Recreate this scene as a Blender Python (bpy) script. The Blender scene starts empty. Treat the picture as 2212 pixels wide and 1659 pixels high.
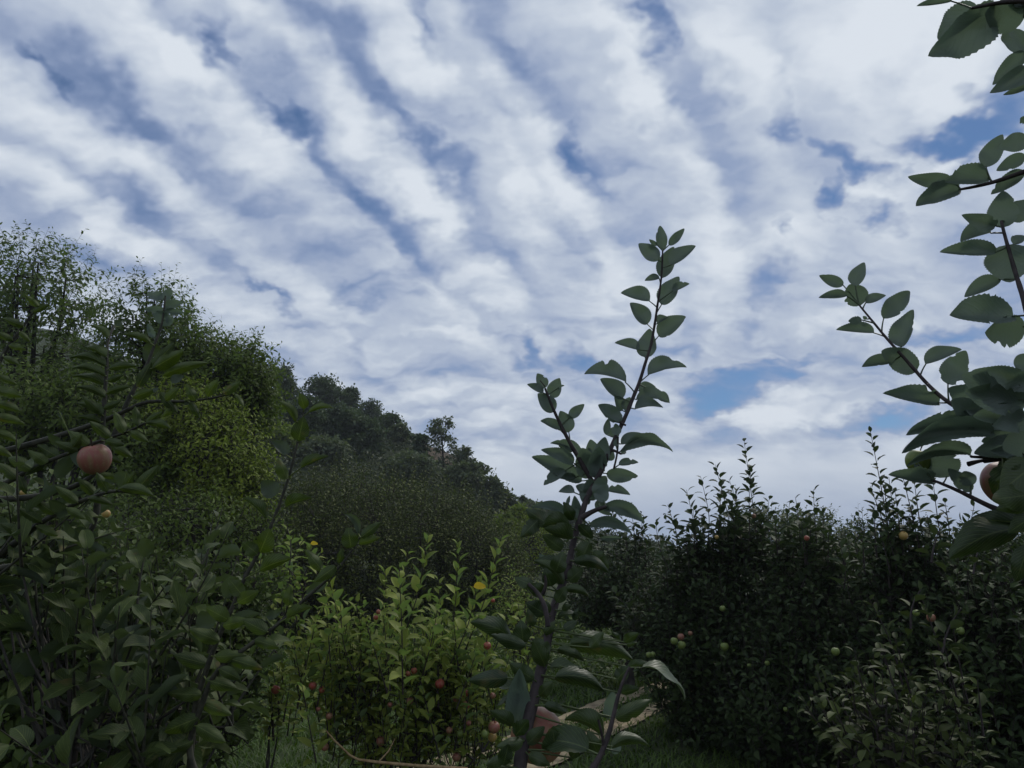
import bpy, math, random
import numpy as np
from mathutils import Vector
rng = np.random.default_rng(7)
random.seed(7)
S = bpy.context.scene
COL = S.collection

# ------------------------------------------------------------------ camera
F = 1662.0                      # focal length in units of a 2212 px wide frame
PITCH = math.radians(12.5)
CAM = np.array([0.0, 0.0, 1.6])
cd = bpy.data.cameras.new('camera')
cd.sensor_width = 36.0
cd.lens = 36.0 * F / 2212.0
cd.clip_start = 0.05
cd.clip_end = 3000
cam = bpy.data.objects.new('camera', cd)
COL.objects.link(cam)
cam.location = CAM
cam.rotation_euler = (math.radians(90) + PITCH, 0, 0)
S.camera = cam
FW = np.array([0, math.cos(PITCH), math.sin(PITCH)])
UP = np.array([0, -math.sin(PITCH), math.cos(PITCH)])
RT = np.array([1.0, 0, 0])

def P(px, py, d):
    """a sight line of the survey (2212x1659 frame) at depth d metres -> world point"""
    return CAM + d * (FW + RT * ((px - 1106.0) / F) + UP * ((829.5 - py) / F))

# ------------------------------------------------------------------ world: Nishita sky under a broken cloud layer
SUN_EL, SUN_AZ = math.radians(48), math.radians(38)      # azimuth east of the view direction (+Y)
W = bpy.data.worlds.new('World')
S.world = W
W.use_nodes = True
nt = W.node_tree
nt.nodes.clear()

def nd(t, **k):
    n = nt.nodes.new(t)
    for a, v in k.items():
        setattr(n, a, v)
    return n

def L(a, b):
    nt.links.new(a, b)

def M(op, a, b=None, c=None, clamp=False):
    n = nd('ShaderNodeMath', operation=op, use_clamp=clamp)
    for i, v in enumerate((a, b, c)):
        if v is None:
            continue
        if isinstance(v, (int, float)):
            n.inputs[i].default_value = v
        else:
            L(v, n.inputs[i])
    return n.outputs[0]

ZK = 0.50      # curvature of the cloud layer towards the horizon

def plane(px, py):
    d = P(px, py, 1.0) - CAM
    d = d / np.linalg.norm(d)
    k = max(d[2], -0.05) + ZK
    return np.array([d[0] / k, d[1] / k])

tc = nd('ShaderNodeTexCoord')
sep = nd('ShaderNodeSeparateXYZ')
L(tc.outputs['Generated'], sep.inputs[0])
zc = M('ADD', M('MAXIMUM', sep.outputs[2], -0.05), ZK)
cu = M('DIVIDE', sep.outputs[0], zc)
cv = M('DIVIDE', sep.outputs[1], zc)
comb = nd('ShaderNodeCombineXYZ')
L(cu, comb.inputs[0]); L(cv, comb.inputs[1])
uv = comb.outputs[0]

def noise(vec, scale, detail=3.0, rough=0.5, dist=0.0, off=(0, 0, 0), rot=0.0, sc=(1, 1, 1)):
    m = nd('ShaderNodeMapping', vector_type='POINT')
    m.inputs['Location'].default_value = off
    m.inputs['Rotation'].default_value = (0, 0, rot)
    m.inputs['Scale'].default_value = sc
    L(vec, m.inputs[0])
    n = nd('ShaderNodeTexNoise', noise_dimensions='3D')
    n.inputs['Scale'].default_value = scale
    n.inputs['Detail'].default_value = detail
    n.inputs['Roughness'].default_value = rough
    n.inputs['Distortion'].default_value = dist
    L(m.outputs[0], n.inputs['Vector'])
    return n

# domain warp so that every feature gets wispy, uneven edges
wn = noise(uv, 6.5, 4.0, 0.62)
w1 = nd('ShaderNodeVectorMath', operation='SUBTRACT')
L(wn.outputs['Color'], w1.inputs[0]); w1.inputs[1].default_value = (0.5, 0.5, 0.5)
w2 = nd('ShaderNodeVectorMath', operation='MULTIPLY_ADD')
L(w1.outputs[0], w2.inputs[0]); w2.inputs[1].default_value = (0.16, 0.16, 0)
L(uv, w2.inputs[2])
wf = noise(uv, 22.0, 3.0, 0.6)
w3 = nd('ShaderNodeVectorMath', operation='SUBTRACT')
L(wf.outputs['Color'], w3.inputs[0]); w3.inputs[1].default_value = (0.5, 0.5, 0.5)
w4 = nd('ShaderNodeVectorMath', operation='MULTIPLY_ADD')
L(w3.outputs[0], w4.inputs[0]); w4.inputs[1].default_value = (0.06, 0.06, 0)
L(w2.outputs[0], w4.inputs[2])
uvw = w4.outputs[0]

BAND = math.radians(-60)       # direction of the cloud rolls in the layer plane
# large rolls, medium puffs, fine texture
n1 = noise(uv, 5.0, 2.0, 0.45, 0.2, (3.1, 1.7, 0), BAND, (0.35, 1.6, 1))
n2 = noise(uv, 13.0, 4.0, 0.55, 0.2, (0.4, 8.2, 2), BAND, (0.6, 1.2, 1))
n3 = noise(uvw, 30.0, 5.0, 0.6, 0.0, (5, 1, 4), BAND, (0.85, 1.1, 1))
h = M('MULTIPLY_ADD', M('SUBTRACT', n1.outputs[0], 0.5), 0.50, 0.625)
h = M('MULTIPLY_ADD', M('SUBTRACT', n2.outputs[0], 0.5), 0.38, h)
h = M('MULTIPLY_ADD', M('SUBTRACT', n3.outputs[0], 0.5), 0.12, h)

# the long rolls: crisp leading edge, soft lee, parallel in the layer's plane
ca_, sa_ = math.cos(math.radians(60)), math.sin(math.radians(60))
sw = nd('ShaderNodeSeparateXYZ')
L(w2.outputs[0], sw.inputs[0])
cross = M('SUBTRACT', M('MULTIPLY', sw.outputs[0], sa_), M('MULTIPLY', sw.outputs[1], ca_))
rr_ = nd('ShaderNodeValToRGB'); rr_.color_ramp.interpolation = 'EASE'
PROF = [(-1.12, 0), (-1.05, .12), (-.985, -.22), (-.935, .30), (-.875, -.18), (-.825, .27), (-.765, -.30), (-.70, .16), (-.670, .32), (-.642, -.34), (-.61, -.02), (-.575, .34), (-.535, -.34),
        (-.49, .10), (-.455, .30), (-.43, -.02), (-.405, .22), (-.365, -.30), (-.31, .08), (-.25, .32), (-.215, -.28), (-.15, .10), (-.10, -.08), (-.03, .14), (.06, -.06), (.16, .06)]
el_ = rr_.color_ramp.elements
el_[0].color = el_[1].color = (.5, .5, .5, 1)
for c_, v_ in PROF:
    k_ = el_.new((c_ + 1.2) / 1.5)
    k_.color = (.5 + v_, .5 + v_, .5 + v_, 1)
L(M('MULTIPLY_ADD', cross, 1 / 1.5, 1.2 / 1.5), rr_.inputs[0])
amp_ = M('MULTIPLY_ADD', n2.outputs[0], 1.9, -0.38)
ae = nd('ShaderNodeMapRange', interpolation_type='SMOOTHSTEP')
L(sep.outputs[2], ae.inputs[0])
ae.inputs[1].default_value = 0.20; ae.inputs[2].default_value = 0.46; ae.inputs[3].default_value = 0.30; ae.inputs[4].default_value = 1.0
h = M('MULTIPLY_ADD', M('SUBTRACT', rr_.outputs[0], 0.5), M('MULTIPLY', amp_, ae.outputs[0]), h)
# smaller ripples across the rolls, stronger low in the sky where the rolls dissolve
n4 = noise(w2.outputs[0], 16.0, 2.0, 0.5, 0.0, (2.2, 6.4, 1), math.radians(-20), (0.6, 1.3, 1))
h = M('MULTIPLY_ADD', M('SUBTRACT', n4.outputs[0], 0.5), M('MULTIPLY_ADD', ae.outputs[0], -0.60, 1.05), h)
# individual rolls (+) and rifts (-): x1,y1,x2,y2 along the axis, half width, amount
STROKES = [
    (1750, 80, 2240, -20, 230, .30), (1500, 20, 1700, 300, 120, .12), (20, 100, 60, 300, 120, -.10), (350, 200, 700, 500, 260, -.10), (2050, 20, 2212, 60, 120, .25),
    (230, 30, 500, 200, 85, .34), (330, 60, 520, 228, 34, .22), (0, 185, 344, 381, 60, .26), (0, 0, 120, 60, 80, .2),
    (150, 150, 390, 320, 60, -.30), (300, 260, 420, 330, 50, -.14), (42, 95, 132, 150, 13, -.34), (100, 350, 450, 470, 38, -.24), (80, 410, 450, 570, 30, .36),
    (110, 480, 320, 585, 26, -.34), (480, 290, 620, 385, 70, .28), (455, 70, 503, 175, 24, -.42), (430, 30, 480, 110, 20, -.3), (548, 245, 625, 280, 26, -.45),
    (560, 60, 800, 140, 70, -.26), (520, 110, 640, 200, 36, -.16), (640, 300, 780, 460, 48, -.28), (770, 450, 920, 570, 52, -.28), (715, 215, 860, 370, 60, .26),
    (850, 370, 985, 490, 46, .36), (770, 20, 870, 140, 55, .24), (880, 0, 925, 95, 28, -.40), (800, 120, 870, 250, 26, -.2), (875, 250, 955, 350, 26, -.36),
    (935, 130, 1020, 210, 50, .32), (1040, 230, 1110, 300, 50, .2), (530, 560, 645, 695, 15, -.42), (470, 640, 660, 715, 24, .26), (680, 590, 830, 700, 18, -.28),
    (620, 560, 700, 640, 24, .18), (460, 500, 560, 600, 30, -.2), (765, 730, 790, 742, 14, -.3), (1335, -10, 1426, 132, 46, -.62), (1395, 60, 1430, 125, 26, -.3),
    (1235, 275, 1290, 345, 26, -.42), (1280, 340, 1330, 400, 26, -.2), (1430, 150, 1560, 260, 34, -.24), (1300, 90, 1550, 300, 46, .34), (1150, 180, 1250, 280, 40, .1),
    (1110, 300, 1270, 440, 60, .34), (1070, 20, 1150, 230, 46, -.28), (1215, 480, 1265, 650, 55, -.26), (1690, 560, 1597, 756, 42, -.28), (1500, 545, 1940, 520, 46, .26),
    (1690, 60, 1650, 260, 34, -.2), (1690, 240, 1720, 350, 24, -.34), (1770, 340, 1900, 375, 24, -.5), (1790, 400, 1804, 470, 26, -.5), (1700, 498, 1722, 527, 18, -.46),
    (1880, 450, 1960, 475, 26, -.5), (1965, 345, 2220, 235, 36, -.85), (1900, 300, 2040, 330, 26, -.4), (2120, 200, 2220, 200, 26, -.25), (2020, 255, 2120, 150, 62, .35), (1950, 345, 2040, 380, 34, .45),
    (1830, 400, 1880, 430, 26, .3), (1137, 715, 1158, 775, 24, -.55), (1255, 765, 1290, 790, 20, -.4), (1480, 850, 1700, 792, 30, -.72), (1490, 880, 1600, 850, 30, -.55),
    (1830, 925, 1965, 895, 28, -.7), (1950, 745, 2140, 690, 22, -.5), (1560, 778, 1800, 766, 12, -.3), (1640, 870, 1830, 860, 30, .22), (1560, 910, 1760, 900, 26, .3), (1720, 690, 1900, 700, 34, .2),
    (1800, 180, 1950, 60, 60, .16), (1500, 60, 1600, 160, 60, .16), (1330, 560, 1400, 700, 50, .2), (980, 560, 1100, 640, 50, .2), (900, 720, 1100, 760, 24, .25),
    (880, 820, 1080, 860, 24, .22), (750, 800, 950, 800, 16, -.18), (1000, 900, 1120, 920, 26, .2), (1120, 50, 1280, 40, 60, .15), (2060, 270, 2212, 320, 20, -.3), (2100, 300, 2220, 300, 30, .3),
]
for x1, y1, x2, y2, w, amt in STROKES:
    a, b = plane(x1, y1), plane(x2, y2)
    c = plane((x1 + x2) / 2, (y1 + y2) / 2)
    ln = math.hypot(x2 - x1, y2 - y1)
    nx, ny = -(y2 - y1) / ln, (x2 - x1) / ln
    q = plane((x1 + x2) / 2 + nx * w, (y1 + y2) / 2 + ny * w) - c
    ax = b - a
    la = np.linalg.norm(ax); ax = ax / la
    wid = abs(q[0] * -ax[1] + q[1] * ax[0]) * 1.35
    m = nd('ShaderNodeMapping', vector_type='TEXTURE')
    m.inputs['Location'].default_value = (c[0], c[1], 0)
    m.inputs['Rotation'].default_value = (0, 0, math.atan2(ax[1], ax[0]))
    m.inputs['Scale'].default_value = (la * 0.5 + wid * 0.9, wid, 1)
    L(uvw, m.inputs[0])
    g = nd('ShaderNodeTexGradient', gradient_type='SPHERICAL')
    L(m.outputs[0], g.inputs[0])
    h = M('MULTIPLY_ADD', g.outputs['Fac'], amt * (0.95 if x1 > 1480 else .72 if amt < -.33 else .6), h)

# towards the horizon the layer closes to an even veil
el = sep.outputs[2]
mr = nd('ShaderNodeMapRange', interpolation_type='SMOOTHSTEP')
L(M('MULTIPLY_ADD', M('SUBTRACT', wn.outputs[0], 0.5), 0.05, el), mr.inputs[0])
mr.inputs[1].default_value = 0.095; mr.inputs[2].default_value = 0.15
mr.inputs[3].default_value = 0.0; mr.inputs[4].default_value = 1.0
near = mr.outputs[0]
hv = nd('ShaderNodeMapRange', interpolation_type='SMOOTHSTEP')
L(el, hv.inputs[0])
hv.inputs[1].default_value = -0.03; hv.inputs[2].default_value = 0.15
hv.inputs[3].default_value = 0.36; hv.inputs[4].default_value = 0.88
veil = M('MULTIPLY_ADD', M('SUBTRACT', n2.outputs[0], 0.5), 0.2, hv.outputs[0])
mx = nd('ShaderNodeMix', data_type='FLOAT')
L(near, mx.inputs[0]); L(veil, mx.inputs[2]); L(h, mx.inputs[3])
dens = mx.outputs[0]

cr = nd('ShaderNodeValToRGB')
cr.color_ramp.interpolation = 'B_SPLINE'
e = cr.color_ramp.elements
e[0].position = 0.0; e[0].color = (.230, .320, .510, 1)
e[1].position = 1.0; e[1].color = (.730, .785, .855, 1)
for p, c in ((.28, (.240, .320, .520)), (.50, (.355, .425, .580)), (.68, (.490, .560, .675)), (.84, (.640, .700, .785))):
    k = e.new(p); k.color = (*c, 1)
L(dens, cr.inputs[0])
sky = nd('ShaderNodeTexSky', sky_type='NISHITA', sun_disc=False)
sky.sun_elevation = SUN_EL
sky.sun_rotation = SUN_AZ
sky.air_density = 1.0; sky.dust_density = 0.2; sky.ozone_density = 4.0
SKYS = 0.055
# cloud radiance is given for strength 1; divide by the sky strength
cs = nd('ShaderNodeVectorMath', operation='SCALE')
L(cr.outputs[0], cs.inputs[0]); cs.inputs['Scale'].default_value = 1.0 / SKYS
cov = nd('ShaderNodeMapRange', interpolation_type='SMOOTHSTEP')
L(dens, cov.inputs[0])
cov.inputs[1].default_value = -0.05; cov.inputs[2].default_value = 0.62
cov.inputs[3].default_value = 0.0; cov.inputs[4].default_value = 1.0
st = nd('ShaderNodeVectorMath', operation='MULTIPLY')
L(sky.outputs[0], st.inputs[0]); st.inputs[1].default_value = (0.72, 0.95, 1.15)
mc = nd('ShaderNodeMix', data_type='RGBA')
L(cov.outputs[0], mc.inputs[0]); L(st.outputs[0], mc.inputs[6]); L(cs.outputs[0], mc.inputs[7])
bg = nd('ShaderNodeBackground')
L(mc.outputs[2], bg.inputs[0]); bg.inputs[1].default_value = SKYS
wo = nd('ShaderNodeOutputWorld')
L(bg.outputs[0], wo.inputs[0])
try:
    W.cycles.sampling_method = 'MANUAL'
    W.cycles.sample_map_resolution = 256
except Exception:
    pass

# ------------------------------------------------------------------ sun behind thin cloud, upper right
sl = bpy.data.lights.new('sun', 'SUN')
sl.energy = 1.4
sl.angle = math.radians(12)
sl.color = (1.0, 0.95, 0.87)
so = bpy.data.objects.new('sun', sl)
COL.objects.link(so)
sd = Vector((math.sin(SUN_AZ) * math.cos(SUN_EL), math.cos(SUN_AZ) * math.cos(SUN_EL), math.sin(SUN_EL)))
so.rotation_euler = sd.to_track_quat('Z', 'Y').to_euler()
so.location = sd * 50
S.view_settings.view_transform = 'Standard'
S.view_settings.look = 'None'
S.view_settings.exposure = 0.0
S.view_settings.gamma = 1.0

# ------------------------------------------------------------------ materials
def mat_nodes(name):
    m = bpy.data.materials.new(name)
    m.use_nodes = True
    t = m.node_tree
    t.nodes.clear()
    def N(ty, **k):
        n = t.nodes.new(ty)
        for a, v in k.items():
            setattr(n, a, v)
        return n
    def LK(a, b):
        t.links.new(a, b)
    return m, t, N, LK

def mixc(N, LK, fac, a, b, blend='MIX'):
    n = N('ShaderNodeMix', data_type='RGBA', blend_type=blend)
    for sock, v in ((0, fac), (6, a), (7, b)):
        if isinstance(v, (int, float)):
            n.inputs[sock].default_value = v
        elif isinstance(v, tuple):
            n.inputs[sock].default_value = (*v, 1)
        else:
            LK(v, n.inputs[sock])
    return n.outputs[2]

def mth(N, LK, op, a, b=None, c=None, clamp=False):
    n = N('ShaderNodeMath', operation=op, use_clamp=clamp)
    for i, v in enumerate((a, b, c)):
        if v is None:
            continue
        if isinstance(v, (int, float)):
            n.inputs[i].default_value = v
        else:
            LK(v, n.inputs[i])
    return n.outputs[0]

def leaf_mat(name, c1, c2, under, trans=0.22, rough=0.62, veins=False, spots=None, vein_col=None, tint=(1.25, 1.45, 0.55)):
    """c1/c2: the range of the upper side's colour from leaf to leaf; under: the paler lower side"""
    m, t, N, LK = mat_nodes(name)
    at = N('ShaderNodeAttribute', attribute_name='lf')
    sp = N('ShaderNodeSeparateXYZ')
    LK(at.outputs['Vector'], sp.inputs[0])
    u, v, r = sp.outputs
    col = mixc(N, LK, r, c1, c2)
    geo = N('ShaderNodeNewGeometry')
    und = tuple(under)
    tcn = N('ShaderNodeTexCoord')
    ns = N('ShaderNodeTexNoise'); ns.inputs['Scale'].default_value = 2.2 if not veins else 60.0
    ns.inputs['Detail'].default_value = 3.0
    LK(tcn.outputs['Object'], ns.inputs['Vector'])
    k = mth(N, LK, 'MULTIPLY_ADD', ns.outputs[0], 0.9, 0.55)
    vm = N('ShaderNodeVectorMath', operation='SCALE')
    LK(col, vm.inputs[0]); LK(k, vm.inputs['Scale'])
    col = vm.outputs[0]
    bump = None
    if veins:
        # side veins run forward from the midrib
        au = mth(N, LK, 'ABSOLUTE', u)
        ph = mth(N, LK, 'MULTIPLY_ADD', au, -0.42, v)
        w = mth(N, LK, 'SINE', mth(N, LK, 'MULTIPLY', ph, 2 * math.pi * 9))
        side = mth(N, LK, 'POWER', mth(N, LK, 'MULTIPLY_ADD', w, 0.5, 0.5), 14.0)
        mid = mth(N, LK, 'LESS_THAN', au, 0.045)
        vein = mth(N, LK, 'MAXIMUM', mth(N, LK, 'MULTIPLY', side, 0.55), mid)
        col = mixc(N, LK, mth(N, LK, 'MULTIPLY', vein, 0.7), col, vein_col or (c2[0] * 2.0 + .02, c2[1] * 1.8 + .02, c2[2] * 1.6 + .02))
        if spots:
            n2_ = N('ShaderNodeTexNoise'); n2_.inputs['Scale'].default_value = 28.0
            n2_.inputs['Detail'].default_value = 2.0
            LK(tcn.outputs['Object'], n2_.inputs['Vector'])
            col = mixc(N, LK, mth(N, LK, 'MULTIPLY', mth(N, LK, 'SUBTRACT', n2_.outputs[0], 0.66, clamp=True), 7.0, clamp=True), col, spots)
        bump = N('ShaderNodeBump'); bump.inputs['Strength'].default_value = 0.5; bump.inputs['Distance'].default_value = 0.0015
        LK(mth(N, LK, 'MULTIPLY_ADD', vein, -1.0, mth(N, LK, 'MULTIPLY', ns.outputs[0], 0.8)), bump.inputs['Height'])
    col = mixc(N, LK, geo.outputs['Backfacing'], col, und)
    b = N('ShaderNodeBsdfPrincipled')
    LK(col, b.inputs['Base Color'])
    b.inputs['Roughness'].default_value = rough
    b.inputs['Specular IOR Level'].default_value = 0.45 if veins else 0.25
    if bump:
        LK(bump.outputs[0], b.inputs['Normal'])
    tr = N('ShaderNodeBsdfTranslucent')
    tcol = mixc(N, LK, 1.0, col, tint, 'MULTIPLY')
    LK(tcol, tr.inputs['Color'])
    ms = N('ShaderNodeMixShader'); ms.inputs[0].default_value = trans
    LK(b.outputs[0], ms.inputs[1]); LK(tr.outputs[0], ms.inputs[2])
    o = N('ShaderNodeOutputMaterial')
    LK(ms.outputs[0], o.inputs[0])
    return m

def plain_mat(name, c1, c2, scale=8.0, rough=0.8, bump=0.0, detail=4.0, coord='Object', stretch=(1, 1, 1), spec=0.3, lo=0.35, hi=0.65):
    m, t, N, LK = mat_nodes(name)
    tcn = N('ShaderNodeTexCoord')
    mp = N('ShaderNodeMapping'); mp.inputs['Scale'].default_value = stretch
    LK(tcn.outputs[coord], mp.inputs[0])
    ns = N('ShaderNodeTexNoise'); ns.inputs['Scale'].default_value = scale; ns.inputs['Detail'].default_value = detail
    LK(mp.outputs[0], ns.inputs['Vector'])
    mr_ = N('ShaderNodeMapRange'); LK(ns.outputs[0], mr_.inputs[0])
    mr_.inputs[1].default_value = lo; mr_.inputs[2].default_value = hi
    col = mixc(N, LK, mr_.outputs[0], c1, c2)
    b = N('ShaderNodeBsdfPrincipled')
    LK(col, b.inputs['Base Color'])
    b.inputs['Roughness'].default_value = rough
    b.inputs['Specular IOR Level'].default_value = spec
    if bump:
        bn = N('ShaderNodeBump'); bn.inputs['Strength'].default_value = bump; bn.inputs['Distance'].default_value = 0.02
        LK(ns.outputs[0], bn.inputs['Height']); LK(bn.outputs[0], b.inputs['Normal'])
    o = N('ShaderNodeOutputMaterial'); LK(b.outputs[0], o.inputs[0])
    return m

# ------------------------------------------------------------------ objects
def thing(name, label, cat, loc=(0, 0, 0), group=None):
    o = bpy.data.objects.new(name, None)
    COL.objects.link(o)
    o.empty_display_size = 0.2
    o.location = loc
    o['label'] = label; o['category'] = cat
    if group:
        o['group'] = group
    return o

def mesh_obj(name, V, Fq, mat, parent=None, attr=None, smooth=True, tris=None):
    """V (n,3) world coordinates; Fq (m,4) quads; tris (k,3)"""
    V = np.asarray(V, dtype=np.float32)
    org = np.array(parent.location, dtype=np.float32) if parent is not None else np.zeros(3, np.float32)
    me = bpy.data.meshes.new(name)
    nq = 0 if Fq is None else len(Fq)
    ntr = 0 if tris is None else len(tris)
    idx = []
    if nq: idx.append(np.asarray(Fq, dtype=np.int32).ravel())
    if ntr: idx.append(np.asarray(tris, dtype=np.int32).ravel())
    idx = np.concatenate(idx)
    me.vertices.add(len(V)); me.vertices.foreach_set('co', (V - org).ravel())
    me.loops.add(len(idx)); me.loops.foreach_set('vertex_index', idx)
    me.polygons.add(nq + ntr)
    st = np.concatenate([np.arange(nq) * 4, nq * 4 + np.arange(ntr) * 3]).astype(np.int32)
    me.polygons.foreach_set('loop_start', st)
    me.polygons.foreach_set('use_smooth', np.full(nq + ntr, smooth))
    if attr is not None:
        a = me.attributes.new('lf', 'FLOAT_VECTOR', 'POINT')
        a.data.foreach_set('vector', np.asarray(attr, dtype=np.float32).ravel())
    me.update(calc_edges=True)
    me.validate()
    me.materials.append(mat)
    o = bpy.data.objects.new(name, me)
    COL.objects.link(o)
    if parent is not None:
        o.parent = parent
    return o

def norm(a):
    return a / np.maximum(np.linalg.norm(a, axis=-1, keepdims=True), 1e-9)

def tubes(Pt, R, sides=5):
    """Pt (N,K,3) centre lines, R (N,K) radii -> V, quads"""
    Pt = np.asarray(Pt, float); R = np.asarray(R, float)
    N_, K, _ = Pt.shape
    T = np.empty_like(Pt)
    T[:, 1:-1] = Pt[:, 2:] - Pt[:, :-2]
    T[:, 0] = Pt[:, 1] - Pt[:, 0]; T[:, -1] = Pt[:, -1] - Pt[:, -2]
    T = norm(T)
    ref = np.where(np.abs(norm(Pt[:, -1] - Pt[:, 0])[:, 2:3]) > 0.8, np.array([[1.0, 0.1, 0]]), np.array([[0, 0.1, 1.0]]))[:, None, :]
    A = norm(np.cross(T, ref)); B = np.cross(T, A)
    an = np.linspace(0, 2 * np.pi, sides, endpoint=False)
    V = Pt[:, :, None, :] + R[:, :, None, None] * (A[:, :, None, :] * np.cos(an)[None, None, :, None] + B[:, :, None, :] * np.sin(an)[None, None, :, None])
    V = V.reshape(-1, 3)
    n, k, s = np.meshgrid(np.arange(N_), np.arange(K - 1), np.arange(sides), indexing='ij')
    b = (n * K + k) * sides
    q = np.stack([b + s, b + (s + 1) % sides, b + sides + (s + 1) % sides, b + sides + s], -1).reshape(-1, 4)
    return V, q

class Acc:
    def __init__(s): s.V = []; s.Q = []; s.A = []; s.n = 0
    def add(s, V, Q, A=None):
        s.V.append(V); s.Q.append(Q + s.n); s.n += len(V)
        if A is not None: s.A.append(A)
    def tube(s, pts, r, sides=6):
        pts = np.asarray(pts, float)[None]
        r = np.broadcast_to(np.asarray(r, float), (pts.shape[1],))[None]
        V, q = tubes(pts, r, sides); s.add(V, q)
    def build(s, name, mat, parent=None, smooth=True):
        return mesh_obj(name, np.concatenate(s.V), np.concatenate(s.Q), mat, parent, np.concatenate(s.A) if s.A else None, smooth)

# leaf blade outlines: half width (fraction of the length) along the blade
def outline(v, width=0.27):
    return width * np.clip(np.sin(np.pi * np.clip(v, 0, 1) ** 0.80), 0, 1) ** 0.62 * (1.06 - 0.30 * v ** 2)

def leaf_template(nl, nc, width, bend, fold, twist, petiole=0.22, serr=0.0, wave=0.0):
    """blade from the origin along +Y, normal +Z, length 1; returns V, Q, (u, v)"""
    vs = np.linspace(0, 1, nl + 1)
    us = np.linspace(-1, 1, 2 * nc + 1)
    V = []; A = []
    for i, v in enumerate(vs):
        w = max(outline(v, width), 0.004)
        ang = -bend * v
        y = v if abs(bend) < 1e-3 else math.sin(bend * v) / bend
        z = 0 if abs(bend) < 1e-3 else -(1 - math.cos(bend * v)) / bend
        tw = twist * v
        for u in us:
            ww = w * (1 + (serr * (1 if i % 2 else -0.6) if abs(u) > 0.99 else 0))
            x = u * ww * math.cos(fold)
            zz = abs(u) * ww * math.sin(fold) + wave * w * math.sin(v * 9 + u) * abs(u)
            x, zz = x * math.cos(tw) - zz * math.sin(tw), x * math.sin(tw) + zz * math.cos(tw)
            V.append((x, petiole + y - zz * math.sin(ang), z + zz * math.cos(ang)))
            A.append((u, v))
    c = 2 * nc + 1
    Q = [(i * c + j, i * c + j + 1, (i + 1) * c + j + 1, (i + 1) * c + j) for i in range(nl) for j in range(c - 1)]
    if petiole > 0:                      # a flat stalk
        b = len(V)
        V += [(-.012, 0, 0), (.012, 0, 0), (.010, petiole + .02, 0.0), (-.010, petiole + .02, 0.0)]
        A += [(0, 0)] * 4
        Q.append((b, b + 1, b + 2, b + 3))
    return np.array(V), np.array(Q), np.array(A)

def templates(kind):
    r = random.Random(11)
    out = []
    for i in range(6):
        be, fo, tw = r.uniform(.2, 1.3), r.uniform(.15, .6), r.uniform(-.5, .5)
        if kind == 'near':
            out.append(leaf_template(22, 2, .28, be * 1.2, fo * 1.15, tw * 1.4, .22, .05, .16))
        elif kind == 'mid':
            out.append(leaf_template(4, 1, .28, be, fo, tw, .2))
        elif kind == 'far':
            out.append(leaf_template(2, 1, .33, be, fo, 0, 0.0))
        elif kind == 'slim':
            out.append(leaf_template(3, 1, .20, be, fo * .6, tw, 0.08))
    return out
TPL = {k: templates(k) for k in ('near', 'mid', 'far', 'slim')}

class Leaves:
    """collects leaves (position, direction, normal, size) and instances the blade meshes"""
    def __init__(s): s.p = []; s.d = []; s.n = []; s.s = []
    def add(s, p, d, n, size):
        s.p.append(np.asarray(p).reshape(-1, 3)); s.d.append(np.asarray(d).reshape(-1, 3)); s.n.append(np.asarray(n).reshape(-1, 3))
        s.s.append(np.broadcast_to(size, (len(s.p[-1]),)).astype(float))
    def build(s, name, kind, mat, parent=None):
        p = np.concatenate(s.p); d = norm(np.concatenate(s.d)); n = np.concatenate(s.n); sz = np.concatenate(s.s)
        n = norm(n - d * np.sum(n * d, -1, keepdims=True) + 1e-6)
        x = np.cross(d, n)
        VV = []; QQ = []; AA = []; base = 0
        which = rng.integers(0, len(TPL[kind]), len(p)); rv = rng.random(len(p))
        for k, (TV, TQ, TA) in enumerate(TPL[kind]):
            I = np.where(which == k)[0]
            if not len(I): continue
            T = TV[None] * sz[I, None, None]
            V = p[I, None] + T[..., 0:1] * x[I, None] + T[..., 1:2] * d[I, None] + T[..., 2:3] * n[I, None]
            VV.append(V.reshape(-1, 3))
            QQ.append((TQ[None] + (np.arange(len(I)) * len(TV))[:, None, None]).reshape(-1, 4) + base)
            a = np.empty((len(I), len(TV), 3)); a[..., 0:2] = TA[None]; a[..., 2] = rv[I, None]
            AA.append(a.reshape(-1, 3)); base += len(I) * len(TV)
        return mesh_obj(name, np.concatenate(VV), np.concatenate(QQ), mat, parent, np.concatenate(AA))

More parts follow.
